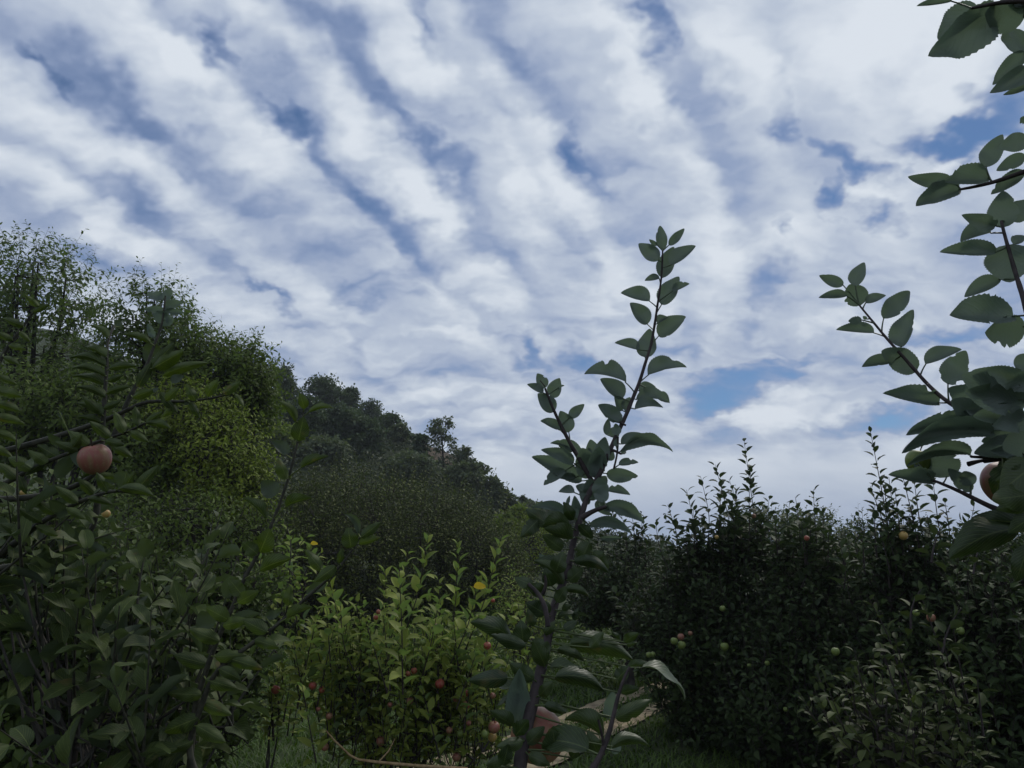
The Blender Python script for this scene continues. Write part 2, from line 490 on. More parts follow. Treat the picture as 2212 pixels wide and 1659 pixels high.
def shoots(lv, base, dirn, length, spacing, size, r0=.004, up=0.25, droop=.35, theta=.75, bare=0.0, K=5, tip_small=.55, sides=4):
    """leafy shoots, all at once: base (N,3), dirn (N,3), length (N,) ; returns tube V,Q"""
    base = np.asarray(base, float).reshape(-1, 3); dirn = norm(np.asarray(dirn, float).reshape(-1, 3))
    N_ = len(base)
    length = np.broadcast_to(length, (N_,)).astype(float)
    bend = rng.normal(0, .12, (N_, 3)); bend[:, 2] += up
    ts = np.linspace(0, 1, K)
    C = base[:, None] + (dirn[:, None] * ts[None, :, None] + bend[:, None] * (ts ** 2)[None, :, None]) * length[:, None, None]
    R = r0 * (1 - .75 * ts)[None] * np.ones((N_, 1))
    Mx = int(max(2, np.ceil(length.max() / spacing)))
    j = np.arange(Mx)
    cnt = np.maximum(2, length / spacing)
    t = (j[None] + rng.random((N_, Mx)) * .5) / cnt[:, None]
    t = bare + t * (1 - bare)
    ok = t < 1.0
    pos = base[:, None] + (dirn[:, None] * t[..., None] + bend[:, None] * (t ** 2)[..., None]) * length[:, None, None]
    tan = norm(dirn[:, None] + 2 * bend[:, None] * t[..., None])
    ph = rng.random((N_, 1)) * 6.28 + j[None] * 2.4 + rng.normal(0, .25, (N_, Mx))
    ref = np.where(np.abs(tan[..., 2:3]) > .8, np.array([1.0, 0, 0]), np.array([0, 0, 1.0]))
    A = norm(np.cross(tan, ref)); B = np.cross(tan, A)
    rad = A * np.cos(ph)[..., None] + B * np.sin(ph)[..., None]
    th = theta + rng.normal(0, .2, (N_, Mx)) - .45 * t          # leaves near the tip stand more upright
    th = np.clip(th, .1, 1.3)
    d = rad * np.sin(th + .35)[..., None] + tan * np.cos(th + .35)[..., None]
    d[..., 2] -= droop * (1 - t) * rng.random((N_, Mx))
    n = tan * .8 + np.array([0, 0, .6]) + rng.normal(0, .28, (N_, Mx, 3))
    sz = size * (1 - (1 - tip_small) * t ** 2) * rng.uniform(.7, 1.15, (N_, Mx))
    lv.add(pos[ok], d[ok], n[ok], sz[ok])
    return tubes(C, R, sides)

def E(px, py, rx, ry, d, rd=None):
    """ellipsoid at a surveyed place: centre and half axes in survey units, depth d, depth half axis in metres"""
    c = P(px, py, d)
    a = rx * d / F; b = ry * d / F
    return (c, np.array([a, rd if rd else (a + b) / 2, b]))

def crown_tree(name, label, cat, base, ells, n_sh, sh_len, spacing, leaf, kind, lmat, bmat, trunk_r=.06, limbs=8, r0=.004,
               updir=.7, outdir=.6, fill=.55, group=None, extra=None, droop=.35, up=.25, theta=.75, limb_vis=1.0, twig=True, forks=0):
    base = np.array(base, float)
    root = thing(name, label, cat, base, group)
    tr = Acc(); lv = Leaves()
    vol = np.array([e[1].prod() for e in ells]) ** .75
    pick = rng.choice(len(ells), n_sh, p=vol / vol.sum())
    dirs = norm(rng.normal(0, 1, (n_sh, 3)))
    rr = rng.random(n_sh) ** (1 / 3) * (1 - fill) + fill
    rr *= rng.uniform(.82, 1.06, n_sh)
    C = np.array([ells[k][0] for k in pick]); Ra = np.array([ells[k][1] for k in pick])
    b = C + dirs * Ra * rr[:, None]
    b[:, 2] = np.maximum(b[:, 2], base[2] + .15)
    dd = dirs * outdir + np.array([0, 0, updir]) + rng.normal(0, .3, (n_sh, 3))
    ln = sh_len * rng.uniform(.45, 1.15, n_sh)
    b = b - norm(dd) * ln[:, None] * .45
    V, Q = shoots(lv, b, dd, ln, spacing, leaf, r0, up=up, droop=droop, theta=theta)
    if twig:
        tw = Acc(); tw.add(V, Q)
    # trunk and limbs
    cc = np.average([e[0] for e in ells], axis=0, weights=vol)
    fork = base + (cc - base) * np.array([.35, .35, .35]) + np.array([0, 0, .0])
    ts = np.linspace(0, 1, 6)[:, None]
    pts = base * (1 - ts) + fork * ts + rng.normal(0, .02, (6, 3)) * ts
    tr.tube(pts, trunk_r * np.linspace(1.15, .8, 6), 9)
    nodes = [pts]
    for i in range(limbs):
        e = ells[i % len(ells)]
        dr = norm(rng.normal(0, 1, 3) + np.array([0, 0, .6]))
        end = e[0] + dr * e[1] * rng.uniform(.5, .85)
        mid = fork + (end - fork) * .5 + np.array([0, 0, -.08]) * np.linalg.norm(end - fork) + rng.normal(0, .05, 3)
        t8 = np.linspace(0, 1, 9)[:, None]
        lp = fork * (1 - t8) ** 2 + 2 * mid * t8 * (1 - t8) + end * t8 ** 2 + np.cumsum(rng.normal(0, .012, (9, 3)), 0) * np.linalg.norm(end - fork) * .6 * (t8 > 0)
        tr.tube(lp, trunk_r * np.linspace(.62, .1, 9), 6)
        nodes.append(lp)
    nodes = np.concatenate(nodes)
    # each shoot springs from a side branch that reaches back to the nearest limb
    sel = rng.permutation(n_sh)[:min(n_sh, 260)] if not forks else rng.permutation(n_sh)[:forks]
    dist = ((b[sel, None] - nodes[None]) ** 2).sum(-1) + np.where(nodes[None, :, 2] > b[sel, None, 2] + .1, 4.0, 0)
    nn = nodes[dist.argmin(1)]
    t5 = np.linspace(0, 1, 5)[None, :, None]
    m_ = (nn + b[sel]) / 2 + np.array([0, 0, -.06]) * np.linalg.norm(nn - b[sel], axis=1, keepdims=True)
    bp = nn[:, None] * (1 - t5) ** 2 + 2 * m_[:, None] * t5 * (1 - t5) + b[sel][:, None] * t5 ** 2
    V, Q = tubes(bp, (r0 * 1.6 * np.linspace(1.3, .5, 5))[None] * np.ones((len(sel), 1)), 4)
    tr.add(V, Q)
    if extra:
        extra(lv, tw)
    tr.build('trunk', bmat, root)
    if twig:
        tw.build('branches', M_TWIG, root)
    lv.build('crown', kind, lmat, root)
    return root

def trace_shoot(lv, tw, pts, spacing, size, r0=.005, theta=.75, droop=.3, rbase=None):
    """one long leafy shoot along surveyed points (world coords list)"""
    pts = np.array(pts, float)
    # resample with a smooth curve
    seg = np.linalg.norm(np.diff(pts, axis=0), axis=1); s = np.concatenate([[0], np.cumsum(seg)])
    L_ = s[-1]
    tt = np.linspace(0, L_, max(4, int(L_ / .05)))
    cl = np.stack([np.interp(tt, s, pts[:, k]) for k in range(3)], 1)
    for _ in range(3):
        cl[1:-1] = (cl[:-2] + cl[2:] + 2 * cl[1:-1]) / 4
    V, Q = tubes(cl[None], np.linspace(r0, r0 * .3, len(cl))[None], 5)
    tw.add(V, Q)
    n = int(L_ / spacing)
    ti = (np.arange(n) + rng.random(n) * .4) / n * L_
    pos = np.stack([np.interp(ti, tt, cl[:, k]) for k in range(3)], 1)
    tan = norm(np.stack([np.interp(np.minimum(ti + .02, L_), tt, cl[:, k]) - np.interp(np.maximum(ti - .02, 0), tt, cl[:, k]) for k in range(3)], 1))
    t = ti / L_
    ph = rng.random() * 6 + np.arange(n) * 2.4
    A = norm(np.cross(tan, np.array([0.3, 1, 0]))); B = np.cross(tan, A)
    rad = A * np.cos(ph)[:, None] + B * np.sin(ph)[:, None]
    th = np.clip(theta + rng.normal(0, .15, n) - .4 * t, .15, 1.3)
    d = rad * np.sin(th + .3)[:, None] + tan * np.cos(th + .3)[:, None]
    d[:, 2] -= droop * (1 - t) * rng.random(n)
    nm = tan * .8 + np.array([0, 0, .5]) + rng.normal(0, .2, (n, 3))
    lv.add(pos, d, nm, size * (1 - .5 * t ** 3) * rng.uniform(.75, 1.1, n))

# ------------------------------------------------------------------ single leaves of the near branches
def hero_leaf(acc, base, tip, wl, wr, curve, att=None, thick_pet=.0011, under=False, serr=.045, nl=36, wm=1.28):
    """blade between two world points; wl / wr: half widths as seen, as a fraction of the seen length (left / right of base->tip);
    curve: sideways bulge of the midrib as a fraction of the length; what is not seen of the half width lies in depth"""
    base = np.asarray(base, float); tip = np.asarray(tip, float)
    ax = tip - base; Ln = np.linalg.norm(ax)
    see = norm((base + tip) / 2 - CAM)                   # viewing direction
    Tm = ax / Ln
    right = norm(np.cross(see, Tm))                      # right of base->tip as seen
    if np.dot(right, right) < .5: right = RT
    depth = norm(np.cross(right, Tm))                    # away/towards
    if np.dot(depth, see) > 0: depth = -depth            # points to the viewer
    wt = max(.31, abs(wl) * wm, abs(wr) * wm) * Ln
    # pointing side: fold the hidden width away from (under) or towards the viewer
    sg = 1.0 if under else -1.0
    vs = np.linspace(0, 1, nl + 1)
    us = (-1, -.55, 0, .55, 1)
    V = []; A = []
    rnd = rng.random()
    wv = rng.uniform(.03, .09); wp = rng.uniform(0, 6)
    n_l, n_r = [], []
    for side in (n_l, n_r):
        for _ in range(int(rng.integers(0, 3)) if rng.random() < .6 else 0):
            side.append((rng.uniform(.15, .95), rng.uniform(.03, .08), rng.uniform(.08, .38)))
    dbend = rng.uniform(.02, .20)
    for i, v in enumerate(vs):
        c = base + ax * v + right * (-curve * Ln * 4 * v * (1 - v) * .9) + depth * (sg * -dbend * Ln * 4 * v * (1 - v))
        f = float(outline(v, 1.0))
        for u in us:
            seen = (wl if u < 0 else wr) * Ln * wm
            hid = math.sqrt(max(wt * wt - seen * seen, 0))
            k = abs(u) * f * (1 + (serr * (1 if i % 2 else -.5) if abs(u) > .99 else 0))
            if u:
                for nv_, nw_, na_ in (n_l if u < 0 else n_r):
                    if abs(v - nv_) < nw_: k *= 1 - na_ * (abs(u) ** 2) * (1 - abs(v - nv_) / nw_) ** .5
            off = right * (math.copysign(1, u) if u else 0) * seen * k + depth * (sg * hid * k * .75) + depth * wv * Ln * math.sin(v * 10 + wp + u) * abs(u) * f
            V.append(c + off); A.append((u, v, rnd))
    n = len(us)
    Q = []
    for i in range(nl):
        for j in range(n - 1):
            q = (i * n + j, i * n + j + 1, (i + 1) * n + j + 1, (i + 1) * n + j)
            Q.append(q if not under else q[::-1])
    acc.add(np.array(V), np.array(Q), np.array(A))
    if att is not None:
        att = np.asarray(att, float)
        t5 = np.linspace(0, 1, 6)[:, None]
        mid = (att + base) / 2 + (base - tip) * .03
        pp = att * (1 - t5) ** 2 + 2 * mid * t5 * (1 - t5) + (base + ax * .03) * t5 ** 2
        return pp
    return None

class Region:
    """survey region of the enlarged photograph: x0, y0, scale in units of the 4032 px wide frame"""
    def __init__(s, x0, y0, sc): s.x0 = x0; s.y0 = y0; s.s = sc
    def p(s, x, y): return ((s.x0 + x * s.s) * 2212 / 4032, (s.y0 + y * s.s) * 2212 / 4032)

class Sprig:
    """a stem traced with depths, and hand placed leaves whose stalks run to it"""
    def __init__(s): s.stems = []; s.leaf = Acc(); s.pet = Acc(); s.stem = Acc()
    def add_stem(s, reg, pts, depths, r0, r1, sides=8):
        uvp = [reg.p(*q) for q in pts] if reg else list(pts)
        dd = np.interp(np.linspace(0, 1, len(uvp)), np.linspace(0, 1, len(depths)), depths)
        w = np.array([P(a, b, d) for (a, b), d in zip(uvp, dd)])
        seg = np.concatenate([[0], np.cumsum(np.linalg.norm(np.diff(w, axis=0), axis=1))])
        t = np.linspace(0, seg[-1], max(6, int(seg[-1] / .012)))
        cl = np.stack([np.interp(t, seg, w[:, k]) for k in range(3)], 1)
        for _ in range(6):
            cl[1:-1] = (cl[:-2] + cl[2:] + 2 * cl[1:-1]) / 4
        rad = np.linspace(r0, r1, len(cl)) * (1 + .10 * np.sin(np.arange(len(cl)) * 1.1) ** 8)
        V, Q = tubes(cl[None], rad[None], sides)
        s.stem.add(V, Q)
        # survey coordinates of the centre line, to find the nearest point
        rel = cl - CAM
        dep = rel @ FW
        s.stems.append((cl, 1106 + F * (rel @ RT) / dep, 829.5 - F * (rel @ UP) / dep, dep))
        return cl
    def connect(s, base, top, r=.016, skip=()):
        """the trunk from the ground to its top, and a limb from it to the foot of every stem"""
        base = np.array(base, float); top = np.array(top, float)
        t = np.linspace(0, 1, 24)[:, None]
        tk = base * (1 - t) + top * t
        tk[:, 0] += .02 * np.sin(t[:, 0] * 5) * (1 - t[:, 0]); tk[:, 1] += .015 * np.sin(t[:, 0] * 7) * (1 - t[:, 0])
        V, Q = tubes(tk[None], np.linspace(r, r * .45, 24)[None], 10); s.stem.add(V, Q)
        for i, st in enumerate(s.stems):
            if i in skip: continue
            e = st[0][-1]; dr = norm(e - st[0][-3])
            dd = np.linalg.norm(tk - e, axis=1) + np.where(tk[:, 2] > e[2] - .05, .6, 0)
            n_ = tk[int(dd.argmin())]
            L_ = np.linalg.norm(n_ - e)
            if L_ < .01: continue
            t2 = np.linspace(0, 1, 16)[:, None]
            m1 = e + dr * L_ * .35
            p = e * (1 - t2) ** 2 + 2 * m1 * t2 * (1 - t2) + n_ * t2 ** 2
            p = np.concatenate([st[0][-2:-1], p])
            V, Q = tubes(p[None], np.linspace(.0048, .0085, len(p))[None], 7); s.stem.add(V, Q)
    def nearest(s, px, py):
        best = None
        for cl, x, y, d in s.stems:
            k = ((x - px) ** 2 + (y - py) ** 2)
            i = int(k.argmin())
            if best is None or k[i] < best[0]: best = (k[i], cl[i], d[i])
        return best
    def leaves(s, reg, rows, under=False, jit=.05, sc_d=1.0, serr=.045, wm=1.28):
        for row in rows:
            bx, by, tx, ty, wl, wr = row[:6]
            cv = row[6] if len(row) > 6 else 0.0
            b = reg.p(bx, by); t = reg.p(tx, ty)
            at = reg.p(row[7], row[8]) if len(row) > 8 else b
            _, sp_, d0 = s.nearest(*at)
            lpx = math.hypot(t[0] - b[0], t[1] - b[1]) * d0 / F
            db = d0 + rng.normal(0, .012) + (0.02 if under else -.02)
            dt = db + rng.uniform(-.35, .35) * lpx
            pw = hero_leaf(s.leaf, P(b[0], b[1], db), P(t[0], t[1], dt), wl, wr, cv, sp_, under=under, serr=serr, wm=wm)
            if pw is not None:
                V, Q = tubes(pw[None], np.linspace(.0016, .0011, len(pw))[None], 5)
                A_ = np.zeros((len(V), 3)); A_[:, 2] = .9
                s.leaf.add(V, Q, A_)
    def build(s, root, lmat, smat, pmat):
        s.stem.build('stem', smat, root)
        lf = s.leaf.build('foliage', lmat, root)
        
        return lf

def apple(label, px, py, d, dia, mat, tilt=0.0, group='apples hanging in the orchard trees', detail=False):
    c = P(px, py, d)
    nv, nu = (22, 28) if detail else (12, 14)
    r = dia / 2
    V = []
    for i in range(nv + 1):
        a = math.pi * i / nv
        rr = r * math.sin(a) * (1 + .09 * math.cos(a)) 
        z = r * 1.0 * math.cos(a)
        if a < .55: z -= r * .30 * (1 - a / .55) ** 1.5
        if a > math.pi - .42: z += r * .20 * (1 - (math.pi - a) / .42) ** 1.4
        for k in range(nu):
            an = 2 * math.pi * k / nu
            q = rr * (1 + .012 * math.cos(5 * an) * (a / math.pi))
            V.append((q * math.cos(an), q * math.sin(an), z))
    V = np.array(V)
    Q = [(i * nu + k, (i + 1) * nu + k, (i + 1) * nu + (k + 1) % nu, i * nu + (k + 1) % nu) for i in range(nv) for k in range(nu)]
    root = thing('apple', label, 'apple', c, group)
    o = mesh_obj('fruit', V + c, np.array(Q), mat, root)
    a = Acc(); a.tube([c + (0, 0, r * .6), c + (r * .05, 0, r * 1.0), c + (r * .15, 0, r * 1.35)], [r * .05, r * .045, r * .06], 6)
    a.build('stalk', M_STALK, root)
    b = Acc()
    for k in range(5):
        an = k * 1.257
        p0 = c + np.array([0.02 * r, 0, -r * .74]); p1 = p0 + np.array([math.cos(an), math.sin(an), 0]) * r * .13 + (0, 0, -r * .02); p2 = p1 + np.array([math.cos(an), math.sin(an), -2]) * r * .06
        b.tube([p0, p1, p2], [r * .04, r * .045, r * .01], 5)
    b.build('calyx', M_STALK, root)
    root.rotation_euler = (tilt, tilt * .6, px * .7)
    return root

# ---- colours
M_TWIG = plain_mat('twig_bark', (.020, .014, .014), (.048, .036, .034), 60, .7)
M_TWIGP = plain_mat('downy_green_shoot', (.022, .022, .014), (.055, .052, .034), 90, .7)
M_PET = plain_mat('leaf_stalk', (.075, .085, .050), (.13, .13, .075), 60, .6)
M_PETD = plain_mat('leaf_stalk_dark', (.040, .038, .036), (.070, .062, .050), 60, .6)
M_STALK = plain_mat('dry_stalk', (.030, .022, .014), (.060, .045, .028), 80, .8)
M_BARK = plain_mat('apple_bark', (.020, .018, .015), (.070, .062, .052), 25, .9, .6, stretch=(1, 1, .3))
M_BARKD = plain_mat('dark_bark', (.012, .010, .009), (.035, .030, .026), 20, .9, .5, stretch=(1, 1, .25))
L_NEAR = leaf_mat('apple_leaf_near', (.018, .034, .009), (.040, .062, .015), (.055, .075, .055), .18, .45, True, (.10, .085, .03))
L_SKY = leaf_mat('apple_leaf_underside', (.040, .062, .026), (.062, .090, .036), (.125, .160, .135), .36, .42, True, None, (.10, .13, .08), (1.05, 1.2, .8))
L_LEFT = leaf_mat('apple_leaf_left', (.026, .044, .007), (.064, .092, .016), (.062, .082, .050), .24, .66, True, (.13, .10, .03))
L_MIDL = leaf_mat('apple_leaf_orchard_left', (.032, .052, .007), (.072, .104, .018), (.075, .10, .06), .2)
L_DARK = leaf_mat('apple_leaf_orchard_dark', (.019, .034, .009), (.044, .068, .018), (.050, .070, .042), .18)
L_LIGHT = leaf_mat('apple_leaf_young', (.115, .150, .022), (.245, .280, .052), (.17, .23, .11), .30)
L_MID = leaf_mat('apple_leaf_bank', (.048, .068, .010), (.108, .128, .022), (.08, .10, .055), .18)
L_WAL = leaf_mat('walnut_leaf', (.060, .092, .014), (.115, .160, .028), (.10, .14, .045), .34)
L_WALD = leaf_mat('walnut_leaf_dark', (.050, .080, .020), (.100, .140, .036), (.10, .14, .06), .36)
L_OLIVE = leaf_mat('olive_green_leaf', (.105, .150, .014), (.190, .230, .026), (.13, .17, .04), .34)
L_HILL = leaf_mat('hill_tree_leaf', (.045, .072, .034), (.085, .118, .050), (.07, .095, .055), .22)
L_HILL2 = leaf_mat('hill_bush_leaf', (.065, .088, .045), (.12, .145, .070), (.10, .12, .08), .25)
L_FRONT = leaf_mat('apple_leaf_front_olive', (.028, .042, .008), (.062, .080, .014), (.050, .065, .035), .18)
L_YEL = leaf_mat('yellow_leaf', (.55, .36, .02), (.62, .44, .03), (.5, .36, .05), .3)

# ================================================================== the ground
HX = np.array([-200, -60, -40, -30, -21, -16.5, -11, -7.5, -5.2, -2.3, .6, 4, 8, 16, 40, 200.0])
HZ = np.array([30, 24, 19, 15.5, 12.6, 11.8, 10.6, 9.3, 8.5, 6.1, 4.2, 3.0, 2.4, 1.2, .4, 0])
def smooth(a, b, x):
    t = np.clip((x - a) / (b - a), 0, 1)
    return t * t * (3 - 2 * t)
def ground(x, y):
    x = np.asarray(x, float); y = np.asarray(y, float)
    hz = np.interp(x * 70 / np.maximum(y, 30), HX, HZ)
    h = hz * smooth(26, 68, y) * (1 - .5 * smooth(80, 200, y))
    h = h + 1.1 * smooth(11, 22, y) * (1 - .75 * smooth(-2, 5, x))        # the bank with the orchard on it
    h = h + .22 * np.maximum(0, -x - 3) * smooth(3, 9, y) * (1 - smooth(26, 60, y))
    h = h + .04 * np.sin(x * 1.3 + .6) * np.sin(y * .9) + .5 * smooth(25, 50, y) * np.sin(x * .35) * np.sin(y * .21 + x * .1) * smooth(0, 1, hz)
    return h
gx = np.concatenate([np.linspace(-420, -140, 6), np.linspace(-120, -14, 40), np.linspace(-13, 13, 90), np.linspace(14, 120, 40), np.linspace(140, 420, 6)])
gy = np.concatenate([np.linspace(-60, -12, 5), np.linspace(-10, 20, 100), np.linspace(21, 110, 90), np.linspace(120, 260, 20), np.linspace(290, 480, 6)])
X, Y = np.meshgrid(gx, gy)
Z = ground(X, Y)
V = np.stack([X, Y, Z], -1).reshape(-1, 3)
nx_ = len(gx)
i, j = np.meshgrid(np.arange(len(gy) - 1), np.arange(nx_ - 1), indexing='ij')
q = (i * nx_ + j)
Q = np.stack([q, q + 1, q + nx_ + 1, q + nx_], -1).reshape(-1, 4)
M_GROUND = plain_mat('meadow_ground', (.018, .028, .008), (.040, .055, .016), 1.6, .95, .4, 8.0)
g_ = mesh_obj('ground', V, Q, M_GROUND)
g_['kind'] = 'structure'

# bare earth on the spur of the hill
def sheet(name, pts_xy, mat, lift=.02, n=14):
    pass
M_EARTH = plain_mat('bare_earth', (.050, .040, .024), (.115, .080, .050), 1.4, .95, .5, 6.0)
M_TRACK = plain_mat('dry_wheel_track', (.17, .13, .08), (.36, .29, .18), 9.0, .95, .5, 8.0)
def strip(cl, wd, mat, name, lift=.02, ny=9, wob=.18):
    """a worn strip following the ground: centre line points (x, y), width"""
    cl = np.array(cl, float)
    seg = np.concatenate([[0], np.cumsum(np.linalg.norm(np.diff(cl, axis=0), axis=1))])
    t = np.linspace(0, seg[-1], 120)
    c = np.stack([np.interp(t, seg, cl[:, k]) for k in range(2)], 1)
    for _ in range(20): c[1:-1] = (c[:-2] + c[2:] + 2 * c[1:-1]) / 4
    tn = np.gradient(c, axis=0); tn /= np.linalg.norm(tn, axis=1, keepdims=True)
    nr = np.stack([-tn[:, 1], tn[:, 0]], 1)
    e1 = np.cumsum(rng.normal(0, .03, 120)); e1 -= np.linspace(0, e1[-1], 120); e2 = rng.normal(0, wob * wd * .25, 120)
    e3 = rng.normal(0, wob * wd * .25, 120)
    VV = []
    for k in range(ny):
        s_ = -1 + 2 * k / (ny - 1)
        off = s_ * wd / 2 + (e2 if s_ < 0 else e3) * abs(s_) + e1 * .3
        p = c + nr * off[:, None]
        VV.append(np.column_stack([p, ground(p[:, 0], p[:, 1]) + lift]))
    VV = np.stack(VV, 1).reshape(-1, 3)
    ii, jj = np.meshgrid(np.arange(119), np.arange(ny - 1), indexing='ij')
    qq = ii * ny + jj
    o = mesh_obj(name, VV, np.stack([qq, qq + ny, qq + ny + 1, qq + 1], -1).reshape(-1, 4)[:, ::-1], mat)
    o['kind'] = 'structure'
    return o
T1 = [(-3.2, 3.6), (-1.2, 5.8), (.36, 7.8), (1.5, 9.65), (3.2, 12.2), (6.0, 15.5)]
T2 = [(-2.6, 2.6), (-.8, 4.9), (.53, 7.0), (1.5, 8.5), (3.6, 11.4), (6.8, 14.9)]
strip(T1, .26, M_TRACK, 'dirt_track')
strip(T2, .27, M_TRACK, 'dirt_track')

def near_track(x, y):
    r = np.full(x.shape, 9.0)
    for T in (T1, T2):
        T = np.array(T)
        for a, b in zip(T[:-1], T[1:]):
            ab = b - a; t = np.clip(((x - a[0]) * ab[0] + (y - a[1]) * ab[1]) / (ab @ ab), 0, 1)
            r = np.minimum(r, np.hypot(x - a[0] - t * ab[0], y - a[1] - t * ab[1]))
    return r
# grass blades: countless, one object
NG = 130000
gxp = rng.uniform(-4.5, 6.5, NG); gyp = rng.uniform(3.2, 16.5, NG)
dn = .5 + .5 * np.sin(gxp * 3.1 + 1.2 * np.sin(gyp * 2.2)) * np.sin(gyp * 2.7 + gxp)
keep = (near_track(gxp, gyp) > .05 + .10 * rng.random(NG)) & (rng.random(NG) < .55 + .45 * dn)
gxp, gyp, dn = gxp[keep], gyp[keep], dn[keep]
ln = rng.uniform(.035, .11, len(gxp)) * (.6 + .8 * dn)
a = rng.uniform(0, 6.28, len(gxp))
b = np.column_stack([gxp, gyp, ground(gxp, gyp)])
sd_ = np.column_stack([np.cos(a), np.sin(a), 0 * a]) * .0035 * (1 + gyp[:, None] * .12)
le = np.column_stack([np.cos(a + 1.5) * .5, np.sin(a + 1.5) * .5, np.ones(len(a))]) * ln[:, None]
le2 = le * np.array([2.4, 2.4, .9])
V = np.stack([b - sd_, b + sd_, b + le * .6 + sd_ * .7, b + le * .6 - sd_ * .7, b + le2 * .95 + sd_ * .1, b + le2 * .95 - sd_ * .1], 1).reshape(-1, 3)
k6 = np.arange(len(a))[:, None] * 6
Q = np.concatenate([k6 + np.array([0, 1, 2, 3]), k6 + np.array([3, 2, 4, 5])])
at = np.zeros((len(V), 3)); at[:, 2] = np.repeat(rng.random(len(a)), 6)
M_GRASS = leaf_mat('grass_blade', (.045, .080, .014), (.095, .150, .030), (.06, .10, .02), .3, .6)
g = mesh_obj('grass', V, Q, M_GRASS, None, at); g['kind'] = 'stuff'

# low broad-leaved weeds in the meadow, too many to count
lv = Leaves()
n = 4200
wx = rng.uniform(-1.6, 3.0, n); wy = rng.uniform(9.6, 15.5, n) 
cl_ = (np.sin(wx * 2.3 + 1) * np.sin(wy * 1.7) > .0) & (near_track(wx, wy) > .3)
wx, wy = wx[cl_], wy[cl_]; n = len(wx)
dd = rng.normal(0, 1, (n, 3)); dd[:, 2] = np.abs(dd[:, 2]) * .5 + .1
lv.add(np.column_stack([wx, wy, ground(wx, wy) + rng.uniform(.02, .32, n)]), dd, np.array([0, 0, 1.0]) + rng.normal(0, .3, (n, 3)), rng.uniform(.06, .13, n))
g = lv.build('meadow_weeds', 'mid', leaf_mat('weed_leaf', (.045, .075, .016), (.095, .13, .03), (.07, .1, .03), .25)); g['kind'] = 'stuff'

def gz(x, y): return float(ground(np.array([x]), np.array([y]))[0])
def base_at(px, d, y_=None):
    p = P(px, 1200, d)
    return (p[0], p[1], gz(p[0], p[1]) - .03)

# ================================================================== the hill: brush cover and single trees
def foot(px, py, dlo=24, dhi=110):
    """where the sight line meets the hill"""
    ds = np.arange(dlo, dhi, .4)
    for d in ds:
        p = P(px, py, d)
        if p[2] <= gz(p[0], p[1]): return p, d
    return P(px, py, dhi), dhi

lv = Leaves()
n = 52000
bx = rng.uniform(-34, 14, n); by = rng.uniform(24, 74, n)
bx = bx * by / 70
patch = (np.abs(bx / by * 70 + 6.7) < 1.1 * (1 + .3 * np.sin(by))) & (by > 52) & (by < 66)
bx, by = bx[~patch], by[~patch]; n = len(bx)
hh = (.25 + .75 * np.clip(np.sin(bx * 1.1 + np.sin(by * .7) * 2) * np.sin(by * .9 + 1) + .3, 0, 1)) * 1.0
z = ground(bx, by) + rng.random(n) ** .6 * hh
dd = rng.normal(0, 1, (n, 3)); dd[:, 2] = np.abs(dd[:, 2])
lv.add(np.column_stack([bx, by, z]), dd, rng.normal(0, .5, (n, 3)) + np.array([0, -.2, 1.0]), rng.uniform(.16, .34, n))
M_BRUSH = leaf_mat('hillside_brush_leaf', (.030, .044, .020), (.065, .080, .036), (.05, .065, .04), .15)
g = lv.build('hillside_brush', 'far', M_BRUSH); g['kind'] = 'stuff'
# the bare patch
ex = np.linspace(-8.0, -5.4, 24) ; ey = np.linspace(52, 66, 30)
EX, EY = np.meshgrid(ex, ey); EX = EX * EY / 70 + .5 * np.sin(EY * 1.7) ; 
V = np.stack([EX, EY, ground(EX, EY) + .05 + .1 * rng.random(EX.shape)], -1).reshape(-1, 3)
i, j = np.meshgrid(np.arange(29), np.arange(23), indexing='ij'); q = i * 24 + j
g = mesh_obj('bare_earth_slope', V, np.stack([q, q + 1, q + 25, q + 24], -1).reshape(-1, 4), M_EARTH); g['kind'] = 'structure'

